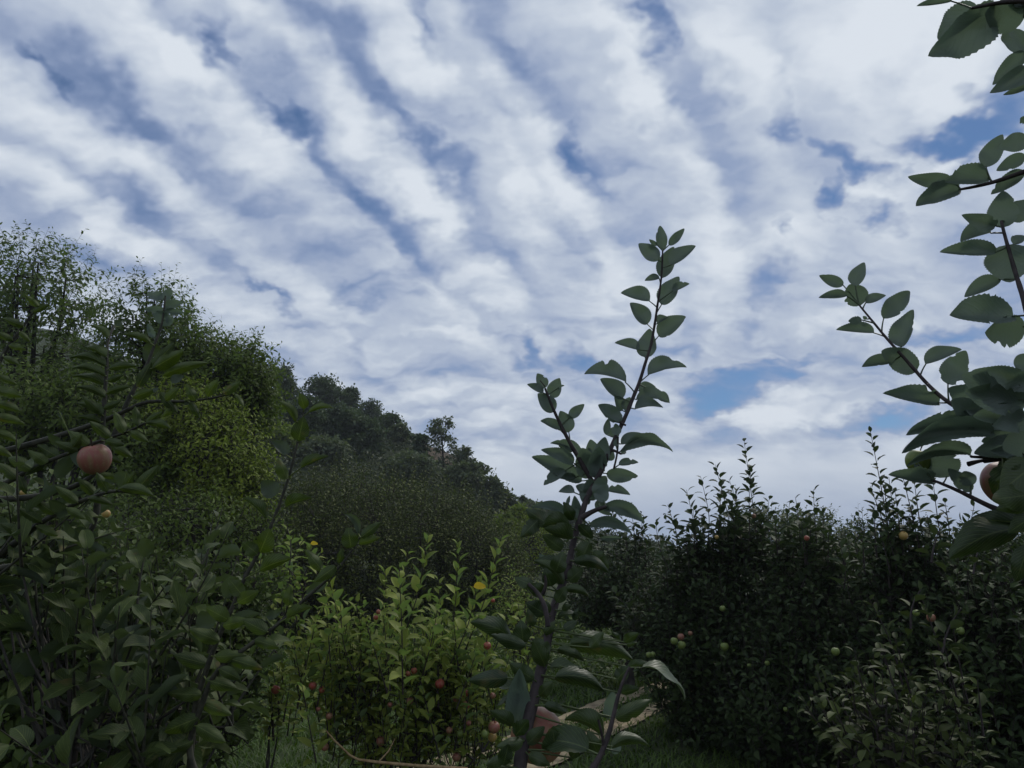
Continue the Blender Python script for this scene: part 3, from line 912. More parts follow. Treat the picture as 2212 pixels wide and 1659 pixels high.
# (foot px, foot py, top py, half width px, form, material, label)
HILL = [
    (600, 900, 790, 26, 'round', 'd', 'dark tree at the left end of the hill crest half behind walnut foliage'),
    (632, 905, 828, 26, 'spiky', 'd', 'dark tree with a low spiky top left of the widest tree on the crest'),
    (690, 915, 822, 44, 'round', 'd', 'widest dark tree on the hill crest with an uneven flat top'),
    (655, 960, 868, 36, 'round', 'd', 'dark rounded tree on the slope just under the widest crest tree'),
    (762, 930, 838, 34, 'cone', 'd', 'tall dark pointed tree at the centre of the hill crest'),
    (735, 970, 880, 40, 'round', 'd', 'dark broad tree below the pointed crest tree'),
    (800, 930, 872, 24, 'round', 'd', 'small dark tree on the crest right beside the tall pointed one'),
    (832, 950, 900, 26, 'round', 'd', 'grey green low tree where the hill crest starts to fall to the right'),
    (868, 968, 920, 22, 'loose', 'h', 'loose low shrub on the crest between the dark trees and the bare grassy shoulder'),
    (790, 985, 915, 34, 'round', 'd', 'dark thicket tree on the mid slope under the small crest tree'),
    (908, 1005, 942, 15, 'thin', 'd', 'thin dark tree with a pale bare stem standing left of the bare earth'),
    (958, 1010, 905, 27, 'loose', 'h', 'tall airy tree rising alone above the spur with sky showing through'),
    (1005, 1040, 968, 22, 'loose', 'h', 'airy small tree on the spur, right of the tall lone one'),
    (1030, 1075, 1005, 24, 'loose', 'h', 'leafy tree leaning out from the edge of the spur'),
    (1000, 1075, 1010, 30, 'round', 'h', 'round grey green bush tree under the airy trees of the spur'),
    (1065, 1110, 1040, 22, 'spiky', 'h', 'bush with upright twigs where the spur edge drops away'),
    (1095, 1125, 1072, 20, 'spiky', 'h', 'lowest twiggy bush on the falling edge of the spur'),
    (1128, 1128, 1078, 10, 'cone', 'd', 'tiny dark pointed tree alone on the far ridge just left of the tall near shoot'),
    (1160, 1150, 1095, 36, 'round', 'h', 'far pale green round tree on the low ridge left of the near shoot'),
    (1235, 1160, 1128, 30, 'round', 'h', 'far low tree on the ridge behind the near shoot'),
    (600, 980, 925, 36, 'round', 'o', 'lighter yellow green bush at the left foot of the dark crest trees'),
    (1110, 1180, 1105, 34, 'round', 'o', 'yellow green bush on the lower slope right of the bank of apple trees'),
    (700, 1010, 968, 50, 'round', 'h', 'wide low bush at the foot of the hill, left part'),
    (880, 1035, 990, 44, 'round', 'h', 'wide low bush at the foot of the hill below the thin tree'),
]
for fx, fy, ty, hw, form, mt, lab in HILL:
    p, d = foot(fx, fy)
    if d > 72: d = 72; p = P(fx, fy, d)
    p[2] = gz(p[0], p[1])
    top = P(fx, ty, d)
    H = max(top[2] - p[2], 1.2)
    w = hw * d / F * 1.28; H *= 1.10
    root = thing('hill_tree', lab, 'tree' if 'bush' not in lab and 'shrub' not in lab else 'bush', p, 'trees and bushes on the hill')
    tr = Acc()
    lean = rng.normal(0, .06, 2) * H
    k = np.linspace(0, 1, 6)
    tr.tube(np.column_stack([p[0] + lean[0] * k, p[1] + lean[1] * k, p[2] + H * .85 * k]), np.linspace(.12, .03, 6) * (H / 5), 6)
    lv = Leaves()
    nc = {'round': 46, 'cone': 44, 'loose': 22, 'spiky': 34, 'thin': 18}[form]
    nl = {'round': 95, 'cone': 90, 'loose': 50, 'spiky': 70, 'thin': 50}[form]
    for c in range(nc):
        t = rng.random()
        ang = rng.uniform(0, 6.28)
        if form == 'cone': rr = w * (1.05 - t) * rng.uniform(.2, 1)
        elif form == 'thin': t = .35 + .65 * t; rr = w * rng.uniform(.1, .9)
        elif form == 'spiky': t = t ** .8; rr = w * rng.uniform(.1, 1) * (1 if t < .6 else .6)
        else: rr = w * math.sqrt(max(0, 1 - (2 * t - 1) ** 2 * .9)) * rng.uniform(.25, 1)
        if form == 'loose': t = .25 + .75 * t; rr *= .9
        cc = np.array([p[0] + lean[0] * t + rr * math.cos(ang), p[1] + lean[1] * t + rr * math.sin(ang), p[2] + H * (.1 + .86 * t)])
        # limb to the clump
        s0 = np.array([p[0] + lean[0] * t * .6, p[1] + lean[1] * t * .6, p[2] + H * (.1 + .8 * t) * .72])
        tr.tube([s0, (s0 + cc) / 2 + (0, 0, -.04 * H), cc], [.035 * H / 5, .025 * H / 5, .012 * H / 5], 4)
        cr_ = {'round': .23, 'cone': .2, 'loose': .17, 'spiky': .17, 'thin': .14}[form] * max(w, H * .35)
        q_ = rng.normal(0, 1, (nl, 3)) * cr_ * np.array([.62, .62, .42 if form != 'spiky' else .9])
        dd = rng.normal(0, 1, (nl, 3)) + q_ / cr_
        lv.add(cc + q_, dd, rng.normal(0, .6, (nl, 3)) + np.array([0, 0, 1]), rng.uniform(.17, .34, nl) * (1 if form != 'loose' else .85))
    tr.build('trunk', M_BARKD, root)
    lv.build('crown', 'far', {'d': L_HILL, 'h': L_HILL2, 'o': L_OLIVE}[mt], root)

# ================================================================== orchard trees on the bank in the middle
BANK = [
    (665, 1180, 90, 175, 13.5, 'apple tree at the left end of the bank behind the young tree'),
    (790, 1175, 95, 185, 14.5, 'apple tree on the bank behind the left shoots of the young tree'),
    (905, 1190, 95, 185, 15.5, 'broad apple tree in the middle of the bank behind the young tree'),
    (1010, 1205, 85, 165, 16.0, 'apple tree on the bank above the right shoots of the young tree'),
    (1090, 1225, 60, 125, 16.5, 'last and lowest apple tree at the right end of the bank'),
    (850, 1080, 90, 85, 20.0, 'apple tree of the second row on the bank, behind the broad one'),
    (700, 1065, 80, 85, 20.0, 'apple tree of the second row on the bank, near the walnut foliage'),
    (985, 1100, 75, 75, 21.0, 'apple tree of the second row on the bank, under the bare earth slope'),
]
for px, py, rx, ry, d, lab in BANK:
    py += 38
    crown_tree('apple_tree', lab, 'tree', base_at(px, d), [E(px, py, rx, ry, d, 1.1), E(px - rx * .4, py + ry * .2, rx * .7, ry * .75, d - .4, .9), E(px + rx * .4, py + ry * .25, rx * .7, ry * .75, d + .2, .9)],
               640, .55, .036, .088, 'mid', L_MID, M_BARK, .07, 7, .004, .9, .5, .5, 'apple trees on the bank',
               lambda lv, tw, px=px, py=py, rx=rx, ry=ry, d=d: [trace_shoot(lv, tw, [P(px + o, py - ry * .8, d), P(px + o * 1.1, py - ry * .8 - hh * .5, d), P(px + o * 1.15 + k_, py - ry * .8 - hh, d)], .04, .10, .005)
                                                                for o, hh, k_ in zip(rng.uniform(-rx, rx, 16), rng.uniform(20, 75, 16), rng.uniform(-14, 14, 16))])

# pale yellow green bushes between the bank and the right-hand rows
crown_tree('shrub', 'soft yellow green shrub right of the bank of apple trees, below the far ridge', 'shrub', base_at(1150, 20), [E(1150, 1180, 55, 60, 20, 1.0)], 260, .5, .035, .08, 'mid', L_OLIVE, M_BARK, .04, 5, group='shrubs in the meadow')
crown_tree('shrub', 'low light green shrub at the right foot of the young tree', 'shrub', base_at(1130, 9), [E(1130, 1360, 55, 80, 9, .6), E(1100, 1300, 30, 60, 9, .4)], 150, .4, .035, .06, 'mid', L_LIGHT, M_BARK, .03, 5, group='shrubs in the meadow')

# ================================================================== walnut trees on the left
def walnut(name, lab, px, py_base, d, ells, n_sh, lmat, limbs=10, leaf=.125, sh=.6, spacing=.05, trunk=.1, cat='tree', group='walnut trees at the left'):
    crown_tree(name, lab, cat, base_at(px, d), ells, n_sh, sh, spacing, leaf, 'slim', lmat, M_BARKD, trunk, limbs, .0035, .5, .9, .5, group, droop=.7, up=-.05, theta=1.0, forks=240)
walnut('walnut_tree', 'tallest walnut tree at the left edge with thin foliage against the sky', 60, 0, 14,
       [E(40, 640, 165, 150, 14, 1.8), E(130, 620, 105, 100, 13.6, 1.2), E(-60, 620, 120, 140, 14, 1.6), E(90, 760, 150, 90, 14, 1.4)], 800, L_WALD, 14, trunk=.13)
walnut('walnut_tree', 'walnut tree with the feathery rounded top right of the tallest one', 330, 0, 13.5,
       [E(335, 690, 98, 92, 13.5, 1.1), E(400, 740, 70, 70, 13.3, .9), E(290, 780, 120, 90, 13.5, 1.2)], 520, L_WALD, 12)
walnut('walnut_tree', 'lower walnut tree whose outline slopes down towards the hill', 490, 0, 13,
       [E(500, 830, 92, 100, 13, 1.0), E(545, 800, 45, 65, 12.8, .6), E(440, 800, 90, 80, 13.2, 1.0), E(560, 880, 38, 60, 12.8, .6)], 1000, L_WAL, 9)
walnut('walnut_tree', 'yellow green leafy tree in front of the sloping walnut outline', 450, 0, 11,
       [E(480, 990, 110, 110, 11, .9), E(400, 900, 120, 80, 11.4, .9), E(520, 1060, 70, 90, 10.8, .7)], 1300, L_OLIVE, 8, .10, .45, .05)
walnut('walnut_tree', 'dark stemmed walnut tree low at the left edge behind the near apple branches', 90, 0, 11,
       [E(60, 900, 150, 120, 11.5, 1.2), E(220, 900, 120, 110, 11.5, 1.0), E(300, 1000, 130, 110, 11, 1.0)], 1200, L_WAL, 12)
walnut('walnut_tree', 'bushy green tree low in the gap left of the bank of apple trees', 450, 0, 9.5,
       [E(430, 1170, 150, 110, 9.5, .8), E(560, 1200, 70, 110, 9.6, .6), E(300, 1150, 120, 100, 9.5, .8)], 1100, L_WAL, 7, .09, .4, .045)

# ================================================================== orchard rows on the right
def shoots_for(list_, d, spacing, size):
    def ex(lv, tw):
        more = []
        for pts in list_:
            for _ in range(3):
                ox, f = rng.uniform(-26, 26), rng.uniform(.25, .6)
                b0, t0 = pts[0], pts[-1]
                more.append([(b0[0] + ox, b0[1] + 30), (b0[0] + ox * 1.2 + (t0[0] - b0[0]) * f, b0[1] + (t0[1] - b0[1]) * f)])
        xs_ = [q[0] for p_ in list_ for q in p_]; x0_, x1_ = min(xs_) - 70, max(xs_) + 60
        for _ in range(16 if d > 4 else 4):
            bx_, by_ = rng.uniform(x0_, x1_), rng.uniform(1190, 1420)
            more.append([(bx_, by_ + 20), (bx_ + rng.uniform(-25, 25), by_ - 30), (bx_ + rng.uniform(-60, 45), by_ - rng.uniform(50, 95))])
        for pts in list(list_) + more:
            dj = d + rng.normal(0, .15)
            trace_shoot(lv, tw, [P(x, y, dj + .04 * k) for k, (x, y) in enumerate(pts)], spacing, size * rng.uniform(.9, 1.1), .0055)
    return ex
RG = 'apple trees in the right-hand rows'
E0 = E
def E(px, py, rx, ry, d, rd=None):
    return E0(px, py + (34 if d < 12 else 8), rx, ry, d, rd)
crown_tree('apple_tree', 'far rounded apple tree behind the tops of the right row', 'tree', base_at(1690, 17), [E(1660, 1165, 95, 70, 17, 1.0), E(1760, 1165, 80, 62, 17, 1.0)], 700, .5, .04, .12, 'mid', L_HILL2, M_BARK, .06, 7, group=RG, up=.05)
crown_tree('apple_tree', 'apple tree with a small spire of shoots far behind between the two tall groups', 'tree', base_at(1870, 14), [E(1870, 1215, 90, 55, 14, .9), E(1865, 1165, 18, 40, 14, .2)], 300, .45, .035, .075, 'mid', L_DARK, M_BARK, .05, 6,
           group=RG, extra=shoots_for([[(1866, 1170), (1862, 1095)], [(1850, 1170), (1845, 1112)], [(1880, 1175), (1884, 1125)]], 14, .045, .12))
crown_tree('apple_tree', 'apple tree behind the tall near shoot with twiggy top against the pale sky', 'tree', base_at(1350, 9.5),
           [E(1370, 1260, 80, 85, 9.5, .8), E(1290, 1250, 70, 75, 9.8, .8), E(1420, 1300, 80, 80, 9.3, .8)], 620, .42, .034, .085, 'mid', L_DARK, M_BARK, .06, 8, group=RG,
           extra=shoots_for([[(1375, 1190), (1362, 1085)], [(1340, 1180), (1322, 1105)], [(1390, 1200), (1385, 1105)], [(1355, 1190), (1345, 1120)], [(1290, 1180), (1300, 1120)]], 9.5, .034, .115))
crown_tree('apple_tree', 'apple tree at the left of the right row with the tallest leafy shoot', 'tree', base_at(1560, 7.0),
           [E(1560, 1330, 130, 150, 7.0, .9), E(1500, 1250, 70, 110, 7.1, .5), E(1600, 1220, 80, 90, 7.0, .5), E(1480, 1400, 100, 130, 6.9, .7), E(1430, 1330, 80, 100, 7.2, .6), E(1580, 1520, 140, 130, 6.8, .9)], 1500, .36, .03, .080, 'mid', L_DARK, M_BARK, .07, 12, group=RG,
           extra=shoots_for([[(1640, 1200), (1625, 1080), (1607, 950)], [(1590, 1200), (1570, 1100), (1545, 1003)], [(1530, 1200), (1533, 1110), (1513, 1028)], [(1500, 1210), (1500, 1130), (1483, 1058)],
                             [(1475, 1220), (1462, 1150), (1442, 1090)], [(1600, 1200), (1600, 1110), (1575, 1035)], [(1650, 1200), (1655, 1120), (1662, 1075)], [(1620, 1190), (1618, 1090), (1622, 1010)],
                             [(1560, 1200), (1553, 1120), (1560, 1040)], [(1450, 1240), (1445, 1190), (1432, 1160)], [(1580, 1180), (1585, 1100), (1592, 1060)], [(1610, 1200), (1640, 1130), (1648, 1090)]], 7.0, .030, .128))
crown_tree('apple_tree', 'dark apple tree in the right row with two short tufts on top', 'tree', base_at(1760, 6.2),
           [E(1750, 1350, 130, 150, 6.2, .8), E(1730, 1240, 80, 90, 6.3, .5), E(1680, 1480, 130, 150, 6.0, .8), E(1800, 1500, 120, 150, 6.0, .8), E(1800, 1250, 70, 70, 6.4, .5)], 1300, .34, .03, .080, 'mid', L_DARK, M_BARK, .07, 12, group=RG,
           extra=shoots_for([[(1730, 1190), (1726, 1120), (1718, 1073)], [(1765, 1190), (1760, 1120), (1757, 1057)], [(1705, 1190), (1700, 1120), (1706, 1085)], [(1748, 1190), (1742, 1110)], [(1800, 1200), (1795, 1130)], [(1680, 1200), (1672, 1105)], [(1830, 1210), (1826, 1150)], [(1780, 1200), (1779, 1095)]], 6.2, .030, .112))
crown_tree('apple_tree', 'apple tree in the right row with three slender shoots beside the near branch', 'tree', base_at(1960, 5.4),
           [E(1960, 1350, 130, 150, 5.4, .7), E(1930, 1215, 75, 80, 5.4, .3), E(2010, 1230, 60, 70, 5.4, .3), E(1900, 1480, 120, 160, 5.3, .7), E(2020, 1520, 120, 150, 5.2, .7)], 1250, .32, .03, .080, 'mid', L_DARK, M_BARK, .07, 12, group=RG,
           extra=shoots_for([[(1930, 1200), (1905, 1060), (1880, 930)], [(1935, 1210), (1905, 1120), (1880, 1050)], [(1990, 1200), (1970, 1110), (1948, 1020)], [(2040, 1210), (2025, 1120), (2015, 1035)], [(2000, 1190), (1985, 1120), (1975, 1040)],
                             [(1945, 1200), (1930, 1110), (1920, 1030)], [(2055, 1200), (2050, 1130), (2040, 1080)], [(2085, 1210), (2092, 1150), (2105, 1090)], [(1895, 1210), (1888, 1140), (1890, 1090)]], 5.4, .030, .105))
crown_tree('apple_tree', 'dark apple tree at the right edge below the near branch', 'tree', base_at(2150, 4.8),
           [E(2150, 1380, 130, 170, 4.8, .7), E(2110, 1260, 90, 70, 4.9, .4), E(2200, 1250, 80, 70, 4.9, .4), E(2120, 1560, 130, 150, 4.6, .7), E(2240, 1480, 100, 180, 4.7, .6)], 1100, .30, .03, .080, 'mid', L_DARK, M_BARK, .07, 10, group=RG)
for px, d, w_, lab in ((2400, 5.6, 150, 'apple tree continuing the right row just beyond the right edge'), (2560, 8.5, 190, 'apple tree of the back row beyond the right edge'), (2250, 11, 170, 'apple tree far behind the right end of the row'),
                       (2620, 16, 260, 'wide apple tree far beyond the right edge'), (2050, 22, 260, 'distant low apple tree hidden behind the right row'), (2400, 26, 380, 'most distant apple trees crown beyond the right edge')):
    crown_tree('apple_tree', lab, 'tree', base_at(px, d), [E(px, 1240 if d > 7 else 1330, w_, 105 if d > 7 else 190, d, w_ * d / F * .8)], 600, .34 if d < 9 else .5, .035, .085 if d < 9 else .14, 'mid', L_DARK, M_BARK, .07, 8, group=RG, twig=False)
# nearer lighter shoots standing in front of the right row
tr_ = crown_tree('apple_tree', 'small apple tree with olive shoots in front of the dark right row', 'tree', base_at(1900, 3.6),
           [E(1880, 1560, 90, 120, 3.6, .35), E(1990, 1600, 90, 110, 3.6, .35)], 100, .28, .03, .080, 'mid', L_FRONT, M_BARK, .035, 6, group=RG,
           extra=shoots_for([[(1950, 1480), (1925, 1380), (1875, 1290)], [(2060, 1500), (2020, 1370), (1990, 1290)], [(1900, 1600), (1860, 1480), (1845, 1400)], [(2100, 1560), (2075, 1450), (2060, 1360)], [(1980, 1620), (1960, 1500)], [(1820, 1640), (1830, 1560)]], 3.6, .03, .085))

E = E0
# ================================================================== trees at the left, middle distance
LG = 'apple trees at the left'
crown_tree('apple_tree', 'dense apple tree in the lower left behind the near branches', 'tree', base_at(180, 4.2),
           [E(150, 1350, 190, 180, 4.2, .6), E(60, 1200, 140, 120, 4.4, .5), E(300, 1400, 140, 170, 4.2, .6), E(100, 1540, 180, 140, 4.0, .6)], 1250, .30, .032, .09, 'mid', L_MIDL, M_BARK, .06, 10, group=LG, updir=.5, outdir=.8)
crown_tree('apple_tree', 'apple tree with upright shoots left of the young tree', 'tree', base_at(430, 4.6),
           [E(420, 1420, 140, 150, 4.6, .5), E(500, 1330, 60, 90, 4.7, .3), E(380, 1550, 160, 120, 4.5, .5)], 620, .30, .033, .09, 'mid', L_MIDL, M_BARK, .05, 9, group=LG)

# ================================================================== the young light green tree in the middle
def young(lv, tw):
    sh = [[(760, 1420), (700, 1290), (668, 1178)], [(760, 1420), (720, 1300), (705, 1215)], [(845, 1440), (860, 1300), (882, 1190)], [(850, 1440), (905, 1280), (925, 1160)], [(835, 1440), (835, 1330), (832, 1230)],
          [(960, 1470), (985, 1300), (990, 1172)], [(980, 1470), (1050, 1290), (1082, 1162)], [(790, 1500), (740, 1400), (735, 1295)], [(800, 1500), (775, 1390), (772, 1298)], [(720, 1500), (690, 1430), (672, 1340)],
          [(900, 1500), (930, 1400), (950, 1290)], [(950, 1480), (1010, 1360), (1035, 1250)], [(1020, 1500), (1080, 1380), (1110, 1300)], [(870, 1500), (868, 1350), (862, 1220)], [(690, 1560), (670, 1480), (650, 1390)],
          [(1000, 1560), (1040, 1450), (1060, 1330)], [(820, 1600), (810, 1480), (800, 1360)], [(930, 1620), (950, 1520), (965, 1400)], [(740, 1620), (720, 1540), (700, 1450)], [(880, 1640), (890, 1540), (905, 1450)]]
    sh += [[(x0, y0), (x0 + dx * .5, y0 - hh * .5), (x0 + dx, y0 - hh)] for x0, y0, dx, hh in [(rng.uniform(640, 1150), rng.uniform(1430, 1650), rng.uniform(-50, 50), rng.uniform(110, 200)) for _ in range(66)]]
    for k_, pts in enumerate(sh):
        dj = 4.7 + rng.normal(0, .22)
        trace_shoot(lv, tw, [P(x, y, dj) for x, y in pts], .030, .122 if k_ < 20 else .095, .005, theta=.6, droop=.25)
crown_tree('apple_tree', 'young light green apple tree with many upright shoots and red apples', 'tree', base_at(860, 4.8),
           [E(860, 1530, 175, 120, 4.8, .45), E(780, 1450, 80, 90, 4.8, .3), E(950, 1460, 100, 90, 4.8, .3), E(1020, 1560, 80, 100, 4.8, .35)], 380, .30, .034, .076, 'mid', L_LIGHT, M_BARK, .024, 8, .004, 1.3, .3, .3, 'young trees in the meadow', young, forks=90)
crown_tree('apple_tree', 'thin young shoot with one red apple left of the young light green tree', 'tree', base_at(600, 5.0),
           [E(600, 1500, 22, 50, 5.0, .1)], 14, .22, .034, .085, 'mid', L_LIGHT, M_BARK, .012, 3, .004, 1.2, .3, .3, 'young trees in the meadow',
           shoots_for([[(605, 1570), (600, 1480), (598, 1405)], [(612, 1560), (622, 1500), (630, 1455)]], 5.0, .034, .09))

# a dead branch lying across the bottom of the view, in front of the young tree
R4z = Region(1100, 2100, .557)
root = thing('fallen_branch', 'thin dry tan branch lying under the young apple tree at the bottom edge', 'branch', P(860, 1640, 4.2))
a = Acc()
pts = [R4z.p(*q) for q in ((330, 1395), (390, 1465), (500, 1570), (560, 1600), (700, 1618), (950, 1642), (1150, 1655), (1330, 1668))]
cl = np.array([P(x, y, 4.2) for x, y in pts])
a.tube(cl, np.linspace(.004, .011, len(cl)), 7)
a.tube([cl[4], cl[4] + (.05, .03, .05), cl[4] + (.08, .05, .11)], [.005, .004, .002], 5)
a.build('wood', plain_mat('dry_wood', (.20, .13, .06), (.36, .25, .13), 30, .8, .3), root)

# ================================================================== the near apple trees
C1 = Region(2250, 850, .4823); C2 = Region(2050, 1450, .4823); C3 = Region(1850, 2150, .5267)
root = thing('apple_tree', 'near apple tree whose tall dark green leader rises against the sky right of centre', 'tree', base_at(1140, 1.0), 'near apple trees')
sp = Sprig()
main = [(2250 + x * .4823, 850 + y * .4823) for x, y in ((745, 285), (741, 400), (738, 510), (722, 600), (700, 740), (685, 860), (665, 970), (655, 1060), (620, 1150), (600, 1200), (570, 1320), (545, 1400), (500, 1470), (480, 1560), (440, 1640))] + \
       [(2050 + x * .4823, 1450 + y * .4823) for x, y in ((790, 530), (745, 640), (700, 720), (670, 830), (600, 950), (530, 1060), (505, 1180), (480, 1250), (430, 1400), (405, 1540))] + \
       [(1850 + x * .5267, 2150 + y * .5267) for x, y in ((740, 150), (660, 370), (600, 520), (585, 700), (560, 830), (520, 950), (490, 1100), (440, 1290), (400, 1450), (370, 1659), (350, 1900), (340, 2300))]
SRC = Region(0, 0, 1.0)
sp.add_stem(SRC, main[:26], [1.62, 1.60, 1.52, 1.42, 1.30], .0017, .0058)
sp.add_stem(SRC, main[25:], [1.30, 1.18, 1.08, 1.0], .0058, .010)
sp.add_stem(C2, [(200, 165), (270, 350), (330, 470), (385, 580), (450, 700), (520, 800), (560, 900), (600, 950)], [1.50, 1.45], .0022, .005)
sp.add_stem(C2, [(1070 - 870, 150), (160, 100)], [1.5, 1.5], .0012, .001)
sp.add_stem(C2, [(860, 465), (830, 460), (805, 440)], [1.47, 1.47], .002, .002)
sp.add_stem(C2, [(820, 700), (790, 690), (775, 665), (740, 668)], [1.42, 1.42], .002, .003)
sp.add_stem(C2, [(760, 820), (790, 740), (800, 700), (795, 560)], [1.42, 1.42], .0018, .0018)
sp.add_stem(C2, [(700, 1130), (600, 1150), (540, 1190), (500, 1220)], [1.33, 1.33], .003, .005)
sp.leaves(C1, [
    (748, 275, 722, 80, .17, .17), (700, 240, 635, 192, .2, .15), (795, 240, 922, 103, .15, .15, 0, 765, 295), (712, 362, 548, 226, .20, .24, 0, 712, 390),
    (740, 508, 835, 252, .22, .15), (812, 402, 1015, 245, .26, .07, 0, 745, 440), (720, 510, 598, 530, .02, .33, .05, 735, 560), (735, 725, 878, 495, .24, .17, 0, 712, 790),
    (825, 615, 965, 555, .28, .05, 0, 715, 690), (640, 695, 402, 630, .04, .33, .02, 692, 765), (620, 885, 478, 710, .15, .30, 0, 640, 925), (710, 980, 935, 822, .28, .14, 0, 662, 1050),
    (700, 880, 790, 830, .45, .02), (600, 1155, 640, 920, .25, .24), (555, 1095, 352, 1038, .02, .28), (448, 1358, 103, 1293, .02, .28, -.10, 492, 1460), (622, 1298, 943, 1238, .26, .02, .08, 566, 1370),
    (420, 1490, 235, 1330, .12, .30), (412, 1590, 350, 1465, .14, .32), (430, 1580, 480, 1480, .3, .3), (525, 1500, 805, 1530, .26, .02, .12), (550, 1430, 690, 1400, .34, .22, .05), (700, 1450, 800, 1525, .3, .2),
    (515, 1578, 750, 1567, .26, .01, .08), (400, 1670, 218, 1542, .10, .24)], under=True)
sp.leaves(C2, [
    (185, 200, 52, 132, .08, .25), (200, 162, 135, 42, .25, .3), (265, 240, 320, 80, .33, .2, 0, 245, 300), (325, 150, 358, 142, .3, .1), (268, 358, 140, 205, .2, .3), (325, 505, 160, 430, .05, .26, .0, 370, 560),
    (395, 522, 322, 348, .24, .30, 0, 400, 590), (400, 405, 520, 293, .22, .18), (500, 725, 240, 612, .06, .16, -.14), (415, 685, 308, 632, .1, .2), (434, 772, 165, 665, .12, .16, -.06, 525, 850),
    (500, 925, 90, 722, .12, .13, -.06), (365, 835, 188, 955, .1, .24), (450, 890, 305, 895, .1, .2), (442, 1015, 310, 1010, .04, .36), (395, 1210, 85, 1140, .06, .14, -.14),
    (820, 620, 1010, 540, .25, .06), (812, 675, 1244, 685, .10, .07, .22), (800, 788, 962, 770, .24, .06, 0, 765, 820), (700, 860, 958, 880, .16, .2), (710, 1003, 895, 1035, .28, .02),
    (655, 1130, 1010, 1260, .13, .12, .14), (560, 1285, 910, 1350, .11, .10, .18), (650, 1390, 830, 1385, .09, .08), (620, 760, 570, 580, .3, .25), (650, 800, 690, 560, .25, .2), (600, 890, 640, 640, .2, .25),
    (560, 900, 500, 650, .25, .28), (620, 1010, 700, 880, .38, .3), (600, 1080, 560, 900, .3, .3), (660, 1050, 640, 890, .34, .34), (640, 1090, 700, 960, .36, .3), (560, 1000, 450, 960, .3, .3), (700, 545, 718, 410, .18, .15),
    (735, 560, 755, 480, .3, .3), (790, 545, 775, 450, .34, .3), (770, 440, 632, 300, .10, .22), (725, 755, 750, 670, .3, .3), (800, 440, 800, 350, .34, .3), (462, 1235, 440, 1040, .16, .18), (385, 1120, 402, 1040, .2, .1),
    (610, 900, 655, 700, .2, .16), (590, 800, 560, 640, .24, .24), (780, 640, 790, 570, .3, .2), (860, 690, 812, 672, .3, .3), (620, 1080, 730, 1200, .2, .25), (560, 1110, 480, 1000, .2, .2)], under=True)
upper = Sprig(); upper.stems = sp.stems
upper.leaves(C2, [
    (400, 1290, 175, 1290, .05, .32, -.12), (425, 1390, 190, 1310, .08, .3), (240, 1280, 40, 1150, .2, .2), (330, 1210, 110, 1240, .1, .2), (150, 1230, 0, 1380, .22, .2), (480, 1280, 590, 1390, .25, .2),
    (430, 1240, 350, 1090, .2, .2), (560, 1420, 480, 1600, .2, .3), (600, 1500, 720, 1640, .2, .2), (350, 1600, 120, 1570, .1, .2), (340, 1480, 180, 1360, .2, .25)])
upper.leaves(C3, [
    (700, 300, 480, 110, .12, .16, -.15), (640, 200, 700, 40, .28, .28), (560, 370, 430, 290, .2, .3), (780, 110, 1040, 200, .13, .13, .16), (740, 260, 850, 165, .3, .22), (700, 330, 895, 380, .14, .12, .18),
    (470, 290, 335, 238, .25, .2), (565, 510, 420, 420, .24, .28), (600, 500, 480, 405, .22, .26), (690, 480, 760, 440, .3, .2), (780, 560, 812, 460, .2, .14), (315, 700, 5, 570, .15, .17, -.10),
    (400, 725, 380, 555, .34, .28), (600, 790, 475, 695, .26, .24), (565, 900, 475, 700, .2, .2), (420, 745, 160, 660, .16, .12), (740, 730, 1222, 852, .13, .13, .13), (655, 770, 860, 862, .13, .12, .10),
    (640, 975, 1010, 1090, .12, .13, .14), (285, 985, -10, 1005, .17, .17), (330, 1345, 150, 1230, .10, .22), (560, 1190, 720, 1250, .2, .12), (640, 1530, 620, 1370, .4, .4), (760, 1585, 840, 1470, .28, .2),
    (960, 1560, 880, 1380, .2, .24), (1090, 1290, 1350, 1150, .14, .16), (1130, 1100, 1270, 1065, .26, .12), (1100, 1000, 1190, 900, .32, .28), (1180, 905, 1345, 880, .22, .05), (1130, 705, 1060, 640, .12, .2),
    (1150, 720, 1265, 650, .24, .14), (1170, 740, 1250, 722, .2, .16), (1060, 1500, 1340, 1490, .13, .12, .2), (250, 1640, 290, 1480, .26, .24), (120, 1640, 300, 1540, .1, .2), (900, 760, 1000, 640, .2, .2),
    (480, 1000, 300, 880, .2, .2), (520, 1120, 620, 1010, .2, .22), (650, 420, 720, 300, .25, .25), (610, 300, 560, 160, .25, .25), (430, 1480, 560, 1350, .25, .2), (340, 1420, 440, 1300, .3, .2), (700, 620, 800, 560, .2, .25),
    (1000, 1420, 705, 1300, .06, .26, -.16), (400, 1460, 200, 1500, .2, .16), (560, 660, 640, 560, .2, .2), (480, 600, 430, 470, .2, .2), (440, 1560, 600, 1640, .22, .2)])
dk = Sprig(); dk.stems = sp.stems
dk.leaves(C3, [(345, 1320, 372, 915, .15, .17), (1040, 1290, 1072, 1080, .2, .2), (1120, 1540, 1060, 1480, .4, .4), (620, 180, 520, 60, .25, .2)], under=True)
sp.add_stem(C3, [(1195, 905), (1130, 990), (1110, 1080), (1080, 1250), (1050, 1400), (1010, 1520), (960, 1620), (900, 1700)], [1.05, .98], .0018, .004)
sp.add_stem(C3, [(1000, 1560), (1005, 1430), (960, 1300)], [1.0, 1.0], .002, .0015)
sp.add_stem(C3, [(440, 285), (540, 360), (570, 400), (585, 600)], [1.2, 1.15], .003, .004)
sp.add_stem(C3, [(560, 220), (585, 300), (545, 360)], [1.2, 1.2], .002, .003)
e_ = sp.stems[1][0][-1]
